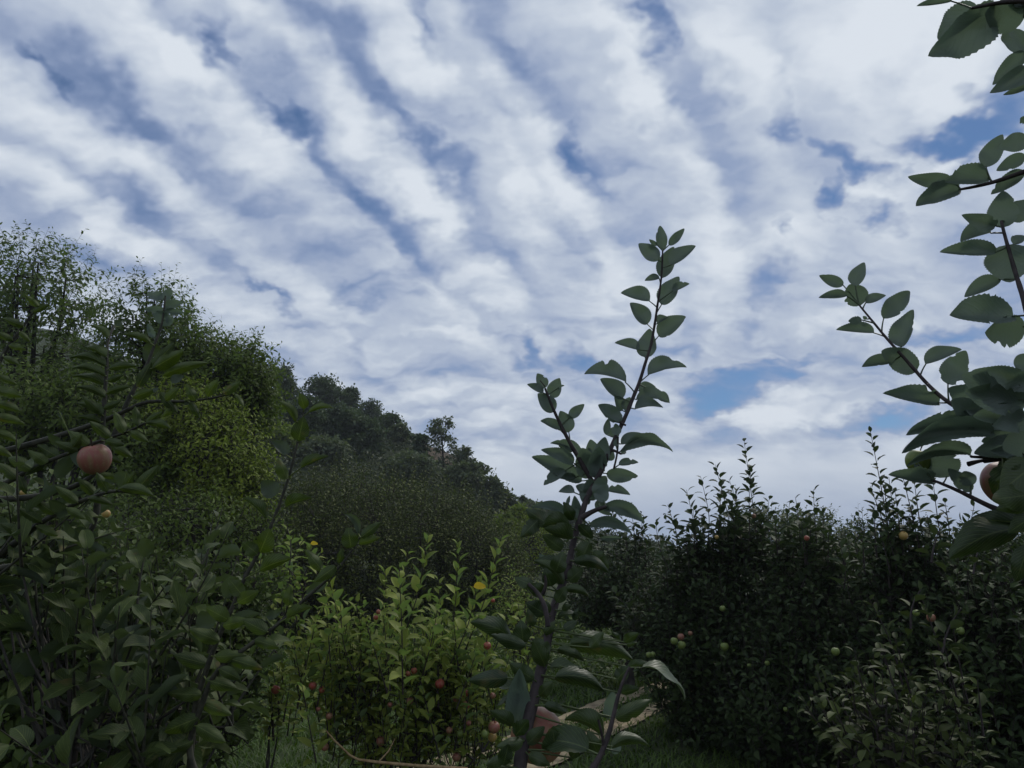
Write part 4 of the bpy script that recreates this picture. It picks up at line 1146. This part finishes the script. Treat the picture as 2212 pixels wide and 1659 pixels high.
sp.connect((e_[0] - .02, e_[1] - .03, -.02), e_, .018, skip=tuple(k for k in range(len(sp.stems)) if k != 8))
sp.stem.build('stem', M_TWIG, root)
sp.leaf.build('foliage', L_SKY, root)
u_ = upper.leaf.build('foliage', L_NEAR, root)
d_ = dk.leaf.build('foliage', L_SKY, root)
ex_ = Leaves()
for cl, xs_, ys_, ds_ in (sp.stems[1], sp.stems[1], sp.stems[8]):
    for k in range(36 if len(cl) > 55 else 2):
        i_ = int(rng.uniform(.02, .98) * (len(cl) - 1)); an_ = k * 2.4
        dr_ = np.array([math.cos(an_), math.sin(an_) * .6, rng.uniform(-.1, .6)])
        ex_.add(cl[i_], dr_, np.array([0, -.3, 1.0]) + rng.normal(0, .3, 3), rng.uniform(.05, .085))
ex_.build('foliage', 'near', L_NEAR, root)

# ---- right edge
D1 = Region(3500, 0, .5423); D2 = Region(3200, 900, .4823); D3 = Region(3400, 1600, .4219)
root = thing('apple_tree', 'near apple tree at the right edge with dark leaves hanging into the view', 'tree', (.98, .95, 0), 'near apple trees')
sp = Sprig()
sp.add_stem(D2, [(1540, -60), (1560, 40), (1590, 130), (1650, 350), (1690, 470), (1735, 610), (1800, 900), (1840, 1300), (1860, 1800)], [1.12, 1.08, 1.02, 1.0], .002, .005)
sp.add_stem(D1, [(520, 1375), (660, 1355), (800, 1320), (980, 1245), (1120, 1180), (1300, 1200)], [1.18, 1.10], .002, .005)
sp.add_stem(D1, [(600, 60), (740, 20), (830, 20), (1000, -20), (1200, 60)], [1.1, 1.08], .002, .005)
sp.add_stem(D1, [(1100, 200), (1060, 480), (1080, 760), (1160, 1180), (1300, 1500)], [1.1, 1.08], .003, .008)
sp.add_stem(D2, [(380, 625), (450, 710), (550, 830), (620, 920), (680, 980), (840, 1160), (930, 1270), (1040, 1370), (1130, 1440), (1300, 1530), (1500, 1600), (1860, 1700)], [1.42, 1.30, 1.15], .0017, .0045)
sp.add_stem(D3, [(650, 690), (820, 750), (980, 830), (1140, 920), (1300, 1000), (1700, 1100)], [1.2, 1.15], .002, .006)
sp.add_stem(D3, [(1000, 470), (1150, 492), (1320, 482), (1500, 440), (1700, 400)], [1.2, 1.15], .002, .005)
sp.add_stem(D3, [(975, 540), (1060, 510), (1160, 498)], [1.2, 1.2], .004, .002)
sp.add_stem(D3, [(1700, -100), (1690, 400), (1680, 1100), (1720, 1800)], [1.05, 1.0], .0035, .006)
sp.leaves(D1, [
    (455, 5, 200, 45, .03, .12), (655, 55, 355, 290, .10, .24), (760, 85, 283, 408, .20, .13), (985, 130, 700, 90, .33, .33), (990, 230, 860, 350, .4, .4), (990, 380, 752, 618, .13, .17), (1010, 520, 730, 676, .14, .15),
    (1030, 600, 828, 690, .14, .1), (1000, 880, 955, 855, .4, .4), (700, 1215, 825, 975, .24, .18), (1010, 1010, 800, 1075, .26, .3), (990, 1130, 780, 1240, .18, .2), (730, 1290, 405, 1320, .10, .22, -.03),
    (440, 1290, 137, 1283, .18, .12, .04), (515, 1372, 195, 1497, .10, .20, -.04), (985, 1245, 740, 1412, .12, .18), (830, 1652, 830, 1385, .3, .28), (775, 1640, 527, 1560, .16, .16), (880, 1600, 1000, 1450, .26, .3),
    (900, 40, 1010, -60, .3, .3), (1000, 60, 860, 10, .2, .2)], under=True)
sp.leaves(D2, [
    (1460, 35, 1205, 110, .02, .30, -.04, 1550, 60), (1498, 195, 1035, 193, .05, .20), (1600, 130, 1610, 440, .42, .42), (1530, 410, 1238, 560, .12, .22, -.03, 1650, 450), (1640, 715, 1115, 708, .08, .23), (1730, 800, 1405, 850, .36, .26),
    (1745, 1020, 1690, 1180, .3, .3), (1640, 130, 1730, 60, .4, .2), (250, 460, 53, 383, .18, .18, 0, 380, 600), (345, 470, 420, 275, .27, .16), (395, 625, 300, 455, .36, .36), (278, 545, 48, 565, .06, .20), (430, 605, 598, 545, .26, .1, 0, 400, 650),
    (575, 735, 793, 510, .20, .16, 0, 555, 835), (722, 970, 820, 660, .28, .10), (400, 745, 290, 755, .26, .26, 0, 480, 780), (440, 740, 410, 715, .3, .3), (502, 850, 190, 828, .02, .22, 0, 590, 900), (650, 1085, 400, 1130, .06, .20, -.03),
    (855, 1150, 560, 1000, .2, .24), (918, 1105, 1218, 988, .25, .05, .02, 880, 1170), (1100, 1270, 1250, 995, .28, .24, 0, 1105, 1390), (1035, 1425, 570, 1345, .05, .19, 0, 1095, 1455), (1660, 1400, 1210, 1200, .2, .25), (1740, 1300, 1300, 1160, .2, .2),
    (1620, 1500, 1110, 1300, .28, .22), (1740, 1420, 1240, 1330, .2, .2), (1700, 1560, 1250, 1480, .2, .2), (1400, 1600, 1130, 1400, .2, .25), (1780, 1260, 1420, 1140, .2, .14)], under=True)
sp.leaves(D3, [
    (1120, 150, 395, 270, .07, .11, -.07), (1210, 250, 355, 440, .07, .08, -.12), (1000, 450, 395, 560, .08, .08, -.16), (780, 665, 690, 365, .40, .36), (1010, 790, 790, 580, .2, .2), (1005, 740, 935, 605, .36, .36), (645, 690, 230, 640, .06, .17),
    (1498, 220, 1100, 330, .2, .2), (1520, 340, 1030, 440, .16, .2), (1498, 60, 1020, 90, .18, .18), (1250, 0, 900, 60, .2, .2), (1560, 120, 1200, 180, .2, .2), (500, 520, 480, 590, .2, .2), (1520, 420, 1180, 420, .16, .16), (1600, 300, 1300, 400, .3, .3)], under=True)
up2 = Sprig(); up2.stems = sp.stems
up2.leaves(D3, [
    (1300, 560, 1230, 850, .22, .22), (1420, 480, 1290, 700, .3, .3), (1560, 1090, 1000, 1050, .13, .19), (1460, 1150, 800, 1420, .11, .18, -.08), (1540, 640, 1270, 840, .3, .3), (1560, 900, 1240, 960, .2, .22), (1600, 540, 1285, 790, .3, .3), (1640, 640, 1230, 700, .14, .26), (1600, 820, 1200, 870, .22, .2), (1540, 1300, 1420, 1640, .2, .2), (1600, 760, 1380, 930, .24, .24), (1620, 1000, 1350, 1180, .2, .24)], serr=.028)
sp.connect((.98, .95, -.02), P(2480, 120, 1.06), .02)
o_ = Leaves()
for k in range(30):
    p0 = P(rng.uniform(2440, 2700), rng.uniform(150, 1700), rng.uniform(.92, 1.3))
    dr = norm(rng.normal(0, .5, 3) + np.array([.25, 0, .8]))
    V, Q = shoots(o_, p0[None], dr[None], np.array([rng.uniform(.12, .24)]), .026, .075, .003, sides=6, K=8)
    sp.stem.add(V, Q)
    tk_ = np.array([.98, .95, 0]) * (1 - (u := rng.uniform(.35, .95))) + P(2480, 120, 1.06) * u
    sp.stem.tube([p0, (p0 + tk_) / 2 - (0, 0, .03), tk_], [.003, .004, .006], 6)
o_.build('foliage', 'near', L_NEAR, root)
sp.stem.build('stem', M_TWIG, root)
sp.leaf.build('foliage', L_SKY, root)
up2.leaf.build('foliage', L_NEAR, root)

# ---- left: shoots standing before the bank
G1 = Region(900, 1500, .603); G2 = Region(0, 1100, .5426)
root = thing('apple_tree', 'near apple tree at the left with two leafy shoots standing before the hill', 'tree', base_at(480, 1.35), 'near apple trees')
sp = Sprig()
sp.add_stem(G1, [(488, 200), (480, 280), (450, 400), (430, 480), (390, 650), (350, 750), (310, 880), (270, 960), (200, 1120), (100, 1290), (40, 1450), (-80, 1700), (-220, 2100), (-260, 2600)], [1.55, 1.5, 1.4], .0018, .006)
sp.add_stem(G1, [(860, 1020), (800, 1120), (760, 1180), (640, 1310), (520, 1400), (460, 1460), (330, 1590), (200, 1680), (-100, 1900), (-240, 2300)], [1.45, 1.4], .0017, .0055)
sp.add_stem(G1, [(400, 1400), (385, 1500), (350, 1575)], [1.42, 1.42], .0015, .002)
up3 = Sprig(); up3.stems = sp.stems
up3.leaves(G1, [
    (495, 182, 465, 78, .22, .32), (440, 265, 325, 132, .10, .20, -.12), (520, 205, 690, 182, .16, .05, .14, 490, 235), (455, 392, 490, 235, .34, .32), (380, 640, 325, 500, .3, .16), (470, 568, 655, 492, .24, .05, .06, 398, 650), (370, 820, 545, 765, .30, .05, .06, 312, 890),
    (245, 900, 90, 765, .05, .24, -.1, 255, 960), (205, 1120, 270, 965, .34, .34), (190, 1130, 90, 1050, .34, .3), (200, 1240, 415, 1158, .25, .10, .04, 130, 1320), (390, 1470, 400, 1335, .25, .2), (380, 1550, 550, 1478, .3, .05, .05, 330, 1590), (800, 1090, 780, 955, .38, .38),
    (868, 1020, 995, 920, .2, .2), (850, 1065, 995, 1022, .25, .1), (722, 1190, 742, 1090, .2, .2), (605, 1230, 500, 1100, .2, .2), (700, 1210, 558, 1312, .24, .2), (90, 1400, 0, 1290, .3, .3), (60, 1450, 200, 1370, .3, .2), (0, 1560, -150, 1480, .2, .3), (-40, 1600, 130, 1560, .25, .2),
    (-60, 1700, -260, 1620, .2, .2), (250, 1640, 90, 1560, .2, .24), (170, 1690, 330, 1740, .2, .2), (-90, 1800, 120, 1790, .2, .2), (-140, 1850, -360, 1790, .2, .2), (-150, 1950, 60, 2010, .2, .2), (-180, 2050, -400, 2040, .2, .2), (-170, 2100, 20, 2180, .2, .2), (-200, 2200, -420, 2290, .2, .2),
    (-60, 1880, 80, 1950, .25, .2), (0, 1810, 220, 1880, .2, .15), (-210, 2250, -20, 2360, .2, .2), (-230, 2350, -420, 2420, .2, .2)], wm=1.05)
pale = Sprig(); pale.stems = sp.stems
pale.leaves(G1, [(380, 485, 280, 390, .10, .36), (300, 755, 216, 652, .30, .42), (850, 1000, 750, 865, .10, .12, -.2), (640, 1310, 503, 1390, .16, .18), (240, 1545, 350, 1500, .2, .2), (540, 325, 572, 322, .2, .2), (-120, 1620, -180, 1500, .34, .3)], under=True)
def finish(root, sp, ups, leafmat, pet, stem, unders=(), umat=None):
    sp.stem.build('stem', stem, root)
    A_ = Acc()
    for s_ in ups:
        for a_, b_, c_ in zip(s_.leaf.V, s_.leaf.Q, s_.leaf.A): A_.V.append(a_); A_.Q.append(b_ - b_.min() + A_.n); A_.A.append(c_); A_.n += len(a_)
    for s_ in unders:
        for a_, b_, c_ in zip(s_.leaf.V, s_.leaf.Q, s_.leaf.A): A_.V.append(a_); A_.Q.append(b_ - b_.min() + A_.n); A_.A.append(c_); A_.n += len(a_)
    A_.build('foliage', leafmat, root)
b_ = base_at(560, 1.45); sp.connect(b_, (b_[0], b_[1], 1.12), .014, skip=(2,))
finish(root, sp, [up3], L_LEFT, M_PET, M_TWIGP, [pale])

# ---- left: dense near tree with upright shoots and the big apple
root = thing('apple_tree', 'near leafy apple tree filling the left edge around the large apple', 'tree', base_at(250, 1.7), 'near apple trees')
sp = Sprig()
sp.add_stem(G2, [(830, 340), (795, 400), (775, 480), (775, 640), (765, 780), (755, 920), (740, 1200), (700, 1700)], [1.9, 1.8, 1.75], .0025, .008)
sp.add_stem(G2, [(1200, 120), (1180, 330), (1120, 470), (1080, 600), (1000, 750), (930, 870), (850, 1080), (760, 1300)], [1.95, 1.8], .002, .007)
sp.add_stem(G2, [(1690, 830), (1500, 870), (1340, 890), (1060, 880), (900, 960)], [1.75, 1.8], .002, .005)
sp.add_stem(G2, [(1060, 1040), (950, 1100), (700, 1180), (480, 1270), (320, 1330), (0, 1500)], [1.65, 1.7], .0025, .006)
sp.add_stem(G2, [(280, 180), (150, 370), (60, 480), (-60, 700), (-100, 1200)], [1.8, 1.75], .0025, .007)
sp.add_stem(G2, [(1000, 1560), (850, 1520), (600, 1600), (300, 1760), (0, 2000)], [1.5, 1.55], .0025, .007)
up4 = Sprig(); up4.stems = sp.stems
up4.leaves(G2, [
    (780, 420, 645, 330, .08, .2, -.1), (770, 560, 610, 490, .1, .2, -.08), (765, 625, 500, 570, .1, .15, -.14), (765, 700, 520, 645, .1, .16, -.14), (770, 770, 520, 705, .12, .14, -.12), (760, 850, 560, 780, .12, .16, -.1), (790, 650, 990, 630, .2, .14, .06),
    (780, 740, 900, 690, .2, .2), (770, 830, 950, 780, .15, .15, .08), (1090, 460, 890, 400, .1, .2, -.1), (1085, 665, 1265, 460, .18, .18), (1100, 650, 1330, 520, .16, .2), (1180, 700, 1512, 605, .12, .12, .06), (1160, 820, 1290, 970, .2, .2), (1000, 780, 1100, 600, .2, .2),
    (960, 860, 1120, 800, .2, .2), (1500, 850, 1585, 720, .25, .2), (1620, 830, 1745, 740, .2, .25), (1700, 830, 1770, 930, .2, .1), (1420, 880, 1350, 760, .25, .25), (1380, 890, 1450, 1010, .2, .2), (1280, 890, 1180, 1000, .25, .2), (1200, 880, 1300, 780, .25, .2), (1060, 1040, 1235, 1080, .2, .14, .08),
    (1060, 1040, 1180, 960, .2, .2), (1000, 1060, 980, 920, .22, .22), (940, 1100, 1080, 1180, .2, .2), (900, 1110, 830, 960, .22, .22), (800, 1150, 650, 1030, .2, .22), (760, 1170, 900, 1200, .2, .2), (640, 1200, 500, 1100, .22, .22), (560, 1240, 400, 1180, .2, .2), (500, 1260, 590, 1130, .2, .25),
    (420, 1290, 270, 1200, .2, .24), (340, 1330, 200, 1240, .24, .2), (320, 1330, 180, 1420, .2, .2), (220, 1380, 60, 1290, .2, .24), (120, 1440, -20, 1330, .24, .2), (140, 1430, 190, 1560, .22, .2), (740, 980, 560, 900, .14, .2, -.1), (750, 940, 880, 880, .2, .2), (730, 1040, 560, 1000, .12, .2, -.1),
    (720, 960, 600, 850, .2, .2), (280, 200, 180, 110, .2, .2), (240, 240, 360, 180, .2, .16), (170, 340, 20, 280, .16, .2), (140, 380, 220, 450, .2, .2), (90, 440, -40, 380, .2, .2), (60, 480, 190, 510, .2, .14), (20, 560, 140, 620, .2, .14), (0, 620, -80, 540, .2, .2), (-20, 700, 120, 760, .2, .14),
    (-40, 800, 160, 850, .2, .14), (-50, 900, 150, 960, .18, .14, .06), (-60, 1000, 180, 1050, .18, .14, .06), (-70, 1100, 130, 1180, .18, .14, .06), (-80, 1200, 90, 1290, .2, .16), (980, 1540, 1150, 1350, .2, .16), (900, 1520, 980, 1390, .2, .2), (860, 1520, 1110, 1570, .18, .12, .08), (780, 1540, 700, 1400, .22, .2),
    (700, 1570, 560, 1440, .2, .2), (640, 1590, 820, 1640, .2, .14, .06), (560, 1620, 400, 1500, .2, .2), (480, 1660, 620, 1740, .2, .16), (400, 1700, 250, 1600, .22, .2), (300, 1760, 130, 1660, .2, .2), (260, 1790, 420, 1860, .2, .16), (180, 1850, 0, 1770, .2, .22), (740, 1260, 880, 1330, .2, .16), (740, 1300, 600, 1440, .2, .2),
    (720, 1420, 880, 1440, .2, .14), (800, 1200, 960, 1290, .2, .16)], wm=.95)
pl_ = Sprig(); pl_.stems = sp.stems
pl_.leaves(G2, [(1240, 745, 1335, 700, .3, .2), (1140, 810, 1110, 790, .4, .4), (880, 350, 830, 295, .3, .3), (1130, 470, 1050, 590, .3, .3), (920, 1400, 870, 1520, .3, .36), (800, 1430, 750, 1520, .36, .3), (960, 1130, 1010, 1170, .3, .3), (430, 960, 440, 1000, .3, .3), (1340, 890, 1440, 875, .1, .12), (1370, 905, 1310, 900, .12, .1)], under=True)
b_ = base_at(-60, 1.75); sp.connect(b_, P(-90, 1000, 1.75), .018)
finish(root, sp, [up4], L_LEFT, M_PET, M_TWIGP, [pl_])
dk2 = Sprig(); dk2.stems = sp.stems
dk2.leaves(G2, [(1190, 140, 1065, 112, .15, .25), (1190, 150, 1240, 60, .25, .25), (1185, 210, 1040, 215, .2, .12), (1190, 200, 1330, 165, .2, .14), (1190, 230, 1335, 240, .15, .15), (1150, 320, 1215, 240, .5, .5), (1115, 425, 1072, 320, .18, .18), (548, 1215, 585, 1370, .20, .22), (650, 1190, 760, 1230, .2, .2), (1130, 140, 1080, 90, .2, .2), (1200, 300, 1260, 290, .5, .5)], under=True)
dk2.leaf.build('foliage', L_SKY, root)

# fill the lower left with further near shoots of the same tree family
def thicket(label, base, ells, n_sh, ln, leaf, lmat, seedshift=0):
    root = thing('apple_tree', label, 'tree', base, 'near apple trees')
    lv = Leaves(); tw = Acc(); tr = Acc()
    cen = np.mean([e[0] for e in ells], axis=0)
    b0 = np.array(base)
    k = np.linspace(0, 1, 7)[:, None]
    tr.tube(b0 * (1 - k) + cen * k + rng.normal(0, .012, (7, 3)) * k, np.linspace(.016, .007, 7), 9)
    for i in range(n_sh):
        e = ells[i % len(ells)]
        p = e[0] + rng.normal(0, .45, 3) * e[1]
        dr = norm(rng.normal(0, .5, 3) + np.array([0, 0, .8]))
        L_ = ln * rng.uniform(.6, 1.1)
        V, Q = shoots(lv, p[None], dr[None], np.array([L_]), .028, leaf, .0035, sides=6, K=8)
        tw.add(V, Q)
        q0 = b0 + (cen - b0) * rng.uniform(.75, 1.0)
        m_ = (q0 + p) / 2 + np.array([0, 0, -.05])
        t5 = np.linspace(0, 1, 8)[:, None]
        tr.tube(q0 * (1 - t5) ** 2 + 2 * m_ * t5 * (1 - t5) + p * t5 ** 2, np.linspace(.0035, .002, 8), 6)
    tr.build('trunk', M_BARK, root); tw.build('branches', M_TWIGP, root)
    lv.build('crown', 'near', lmat, root)
thicket('near apple tree in the lower left corner with large drooping dark leaves', base_at(150, 1.45), [E(120, 1480, 170, 150, 1.5, .14), E(330, 1540, 130, 120, 1.5, .14), E(60, 1280, 120, 120, 1.6, .14), E(220, 1700, 260, 80, 1.4, .14)], 42, .24, .082, L_LEFT)
thicket('near apple tree cut by the bottom edge between the left corner and the young tree', base_at(480, 1.6), [E(440, 1580, 110, 80, 1.7, .12), E(300, 1400, 120, 90, 1.9, .14)], 22, .24, .082, L_LEFT)

# ================================================================== apples
def app_mat(name, c1, c2, c3, scale=3.0):
    m, t, N, LK = mat_nodes(name)
    tcn = N('ShaderNodeTexCoord')
    ns = N('ShaderNodeTexNoise'); ns.inputs['Scale'].default_value = scale * 22; ns.inputs['Detail'].default_value = 5
    mpp = N('ShaderNodeMapping'); mpp.inputs['Scale'].default_value = (1.6, 1.6, .3)
    LK(tcn.outputs['Object'], mpp.inputs[0]); LK(mpp.outputs[0], ns.inputs['Vector'])
    st = N('ShaderNodeTexNoise'); st.inputs['Scale'].default_value = 130; st.inputs['Detail'].default_value = 2
    LK(tcn.outputs['Object'], st.inputs['Vector'])
    col = mixc(N, LK, mth(N, LK, 'MULTIPLY', mth(N, LK, 'SUBTRACT', ns.outputs[0], .38, clamp=True), 4.0, clamp=True), c1, c2)
    col = mixc(N, LK, mth(N, LK, 'MULTIPLY', mth(N, LK, 'SUBTRACT', st.outputs[0], .6, clamp=True), 5.0, clamp=True), col, c3)
    b = N('ShaderNodeBsdfPrincipled'); LK(col, b.inputs['Base Color']); b.inputs['Roughness'].default_value = .45
    b.inputs['Specular IOR Level'].default_value = .35
    o = N('ShaderNodeOutputMaterial'); LK(b.outputs[0], o.inputs[0])
    return m
A_RED = app_mat('red_apple_skin', (.24, .10, .045), (.29, .04, .035), (.34, .15, .09))
A_PINK = app_mat('pink_apple_skin', (.23, .14, .07), (.25, .080, .060), (.30, .17, .115))
A_GREEN = app_mat('green_apple_skin', (.11, .15, .03), (.16, .20, .05), (.22, .24, .09))
A_YEL = app_mat('yellow_apple_skin', (.34, .26, .07), (.36, .20, .06), (.42, .32, .13))
apple('large pink red apple half hidden by leaves at the left edge', 205, 992, 1.66, .068, A_PINK, .3, 'apples on the near trees', True)
apple('large dusky red apple under the dark leaves at the right edge', 2175, 1043, 1.22, .074, A_PINK, -.2, 'apples on the near trees', True)
C3p = C3.p(512, 1425)
apple('red and green apple low on the near tree beside the wheel track', C3p[0], C3p[1], 1.12, .078, A_PINK, .9, 'apples on the near trees', True)
apple('small green apple on a bent stalk among the right edge leaves', 1984, 997, 1.25, .04, A_GREEN, .2, 'apples on the near trees', True)
apple('small yellow orange apple between the left near leaves and the walnut tree', 229, 1110, 2.9, .032, A_YEL, .1, 'apples on the near trees')
apple('tiny yellow apple at the left edge below the large pink one', 50, 1065, 2.6, .022, A_YEL, .1, 'apples on the near trees')
Z4 = Region(1100, 2100, .557)
YG = 'apples on the young tree'
for x, y, dia, m, lab in [
    (236, 1078, 56, A_RED, 'red apple at the left side of the young tree, higher of the left pair'),
    (300, 1108, 44, A_RED, 'red apple at the left side of the young tree, lower of the left pair'),
    (352, 1292, 48, A_PINK, 'pinkish apple above the left end of the tan branch'),
    (276, 1243, 32, A_PINK, 'small pale pink apple between the left pair and the tan branch'),
    (322, 1512, 54, A_PINK, 'pale pink apple just left of the thin stem at the bottom of the young tree'),
    (718, 1470, 66, A_PINK, 'yellowish pink apple low in the middle above the tan branch'),
    (922, 1184, 50, A_PINK, 'narrow pink apple hanging alone in the middle of the young tree'),
    (782, 1212, 36, A_PINK, 'half hidden pink apple left of the narrow one'),
    (952, 972, 44, A_RED, 'bright red apple beside a fresh green leaf tuft'),
    (908, 992, 36, A_RED, 'partly hidden red apple touching the bright red one'),
    (1134, 1064, 66, A_RED, 'deepest red and largest apple in the middle of the young tree'),
    (1308, 1130, 60, A_RED, 'pink red apple upper in the pair by the dark right stem'),
    (1318, 1218, 54, A_RED, 'deep red apple lower in the pair by the dark right stem'),
    (1248, 1172, 40, A_PINK, 'pale apple behind the pair by the dark right stem'),
    (1470, 796, 54, A_RED, 'red apple at the upper right of the young tree, hanging clear of the leaves'),
    (1508, 1148, 42, A_PINK, 'small red pink apple right of the pair, near the dark big leaf'),
    (1518, 1372, 82, A_PINK, 'large yellow and red apple topmost of the cluster of three'),
    (1452, 1420, 58, A_GREEN, 'green apple at the left of the cluster of three'),
    (1506, 1442, 64, A_YEL, 'orange yellow apple lowest of the cluster of three'),
    (1338, 1342, 36, A_PINK, 'small pink apple between the deep red pair and the cluster of three'),
    (1200, 1392, 46, A_PINK, 'brownish pink apple left of the green low one'),
    (1275, 1415, 50, A_GREEN, 'green apple low by the dark right stem'),
    (1252, 1582, 60, A_PINK, 'pink apple near the bottom edge at the foot of the dark right stem'),
    (1016, 772, 46, A_GREEN, 'pale green apple high in the middle of the young tree'),
    (1510, 476, 30, A_RED, 'small red apple near the top of the rightmost upright shoot'),
    (700, 556, 34, A_RED, 'reddish apple high on the left middle shoots, upper of two'),
    (682, 596, 34, A_RED, 'reddish apple high on the left middle shoots, lower of two'),
    (1110, 656, 34, A_PINK, 'pink apple tucked in leaves on the upper right shoots'),
]:
    q = Z4.p(x, y)
    dd_ = 4.5 + rng.uniform(-.05, .05)
    apple(lab, q[0], q[1], dd_, dia * .557 * 2212 / 4032 * dd_ / F * 1.02, m, rng.uniform(-.5, .5), YG)
apple('red apple hanging from the thin young shoot at the left', 595, 1490, 4.85, .056, A_RED, .2, YG)
Z8 = Region(2500, 1600, .8583)
RA = 'apples in the right-hand rows'
for x, y, dia, d, m, lab in [
    (211, 1058, 30, 6.0, A_PINK, 'pink apple topmost of the bunch at the left of the dark row'),
    (254, 1041, 20, 6.0, A_PINK, 'small pink apple right above the bunch at the left of the dark row'),
    (180, 1077, 32, 5.9, A_GREEN, 'green apple left in the bunch at the left of the dark row'),
    (214, 1096, 36, 5.9, A_GREEN, 'dark green apple lowest in the bunch at the left of the dark row'),
    (64, 1140, 26, 6.2, A_GREEN, 'yellow green apple, left one of the two close to the meadow'),
    (83, 1138, 24, 6.2, A_GREEN, 'yellow green apple, right one of the two close to the meadow'),
    (411, 1103, 38, 5.9, A_GREEN, 'round green apple alone right of the bunch'),
    (402, 928, 26, 5.9, A_GREEN, 'dull green apple above the lone round one'),
    (375, 600, 18, 6.4, A_YEL, 'small yellow apple high under the tallest shoot'),
    (788, 605, 24, 5.5, A_RED, 'orange red apple near the top of the tree with two tufts'),
    (546, 503, 20, 6.5, A_PINK, 'dim pink apple under the tallest shoot, close to the sky'),
    (920, 1125, 36, 4.4, A_GREEN, 'yellow green apple in front of the olive shoots'),
    (1358, 970, 38, 4.5, A_PINK, 'pink brown apple behind the right olive shoot'),
    (1232, 594, 38, 5.0, A_YEL, 'orange yellow apple at the foot of the three slender shoots'),
    (1494, 1030, 34, 4.3, A_GREEN, 'green apple in the leaves right of the right olive shoot'),
    (1290, 948, 30, 4.2, A_GREEN, 'green apple touching the right olive shoot'),
    (1752, 772, 34, 4.1, A_YEL, 'yellow green apple at the far right under the near branch'),
    (525, 1190, 20, 5.6, A_GREEN, 'small green apple, left one in the dark lower part of the row'),
    (607, 1178, 22, 5.5, A_GREEN, 'small green apple, right one in the dark lower part of the row'),
    (692, 1390, 22, 5.2, A_GREEN, 'small green apple lowest in the dark part of the row'),
    (1430, 1470, 28, 3.3, A_YEL, 'pale yellow apple low right among the olive shoots'),
]:
    q = Z8.p(x, y); d += .16
    apple(lab, q[0], q[1], d, dia * .8583 * 2212 / 4032 * d / F * 1.05, m, rng.uniform(-.5, .5), RA)

# single yellow leaves
def yellow(rootname, px, py, d, size, label):
    r = [o for o in bpy.data.objects if o.get('label', '').startswith(rootname)][0]
    lv = Leaves(); lv.add(P(px, py, d), np.array([.8, -.3, .2]), np.array([0.1, -1, .6]), size)
    o = lv.build('yellow_leaf', 'near', L_YEL, r); o['label'] = label
yellow('young light green', 1018, 1268, 4.4, .075, 'bright yellow leaf on the upright shoots')
yellow('near apple tree cut', 448, 1336, 1.9, .034, 'yellow green leaf')
yellow('near apple tree in the lower left', 292, 1462, 1.6, .03, 'curled yellow leaf')
yellow('young light green', 668, 1175, 4.5, .045, 'yellow tip leaf')

# ================================================================== thin air between here and the hill
hb = np.array([[x, y, z] for x in (-425, 425) for y in (-65, 485) for z in (-3, 36)], float)
M_HAZE, t_, N_h, LK_h = mat_nodes('haze_air')
pv = N_h('ShaderNodeVolumePrincipled'); pv.inputs['Density'].default_value = 0.0007
pv.inputs['Color'].default_value = (.84, .90, .98, 1); pv.inputs['Anisotropy'].default_value = .2
oo = N_h('ShaderNodeOutputMaterial'); LK_h(pv.outputs[0], oo.inputs['Volume'])
hz_ = mesh_obj('haze', hb, np.array([(0, 1, 3, 2), (4, 6, 7, 5), (0, 4, 5, 1), (2, 3, 7, 6), (0, 2, 6, 4), (1, 5, 7, 3)]), M_HAZE, smooth=False)
hz_['kind'] = 'stuff'
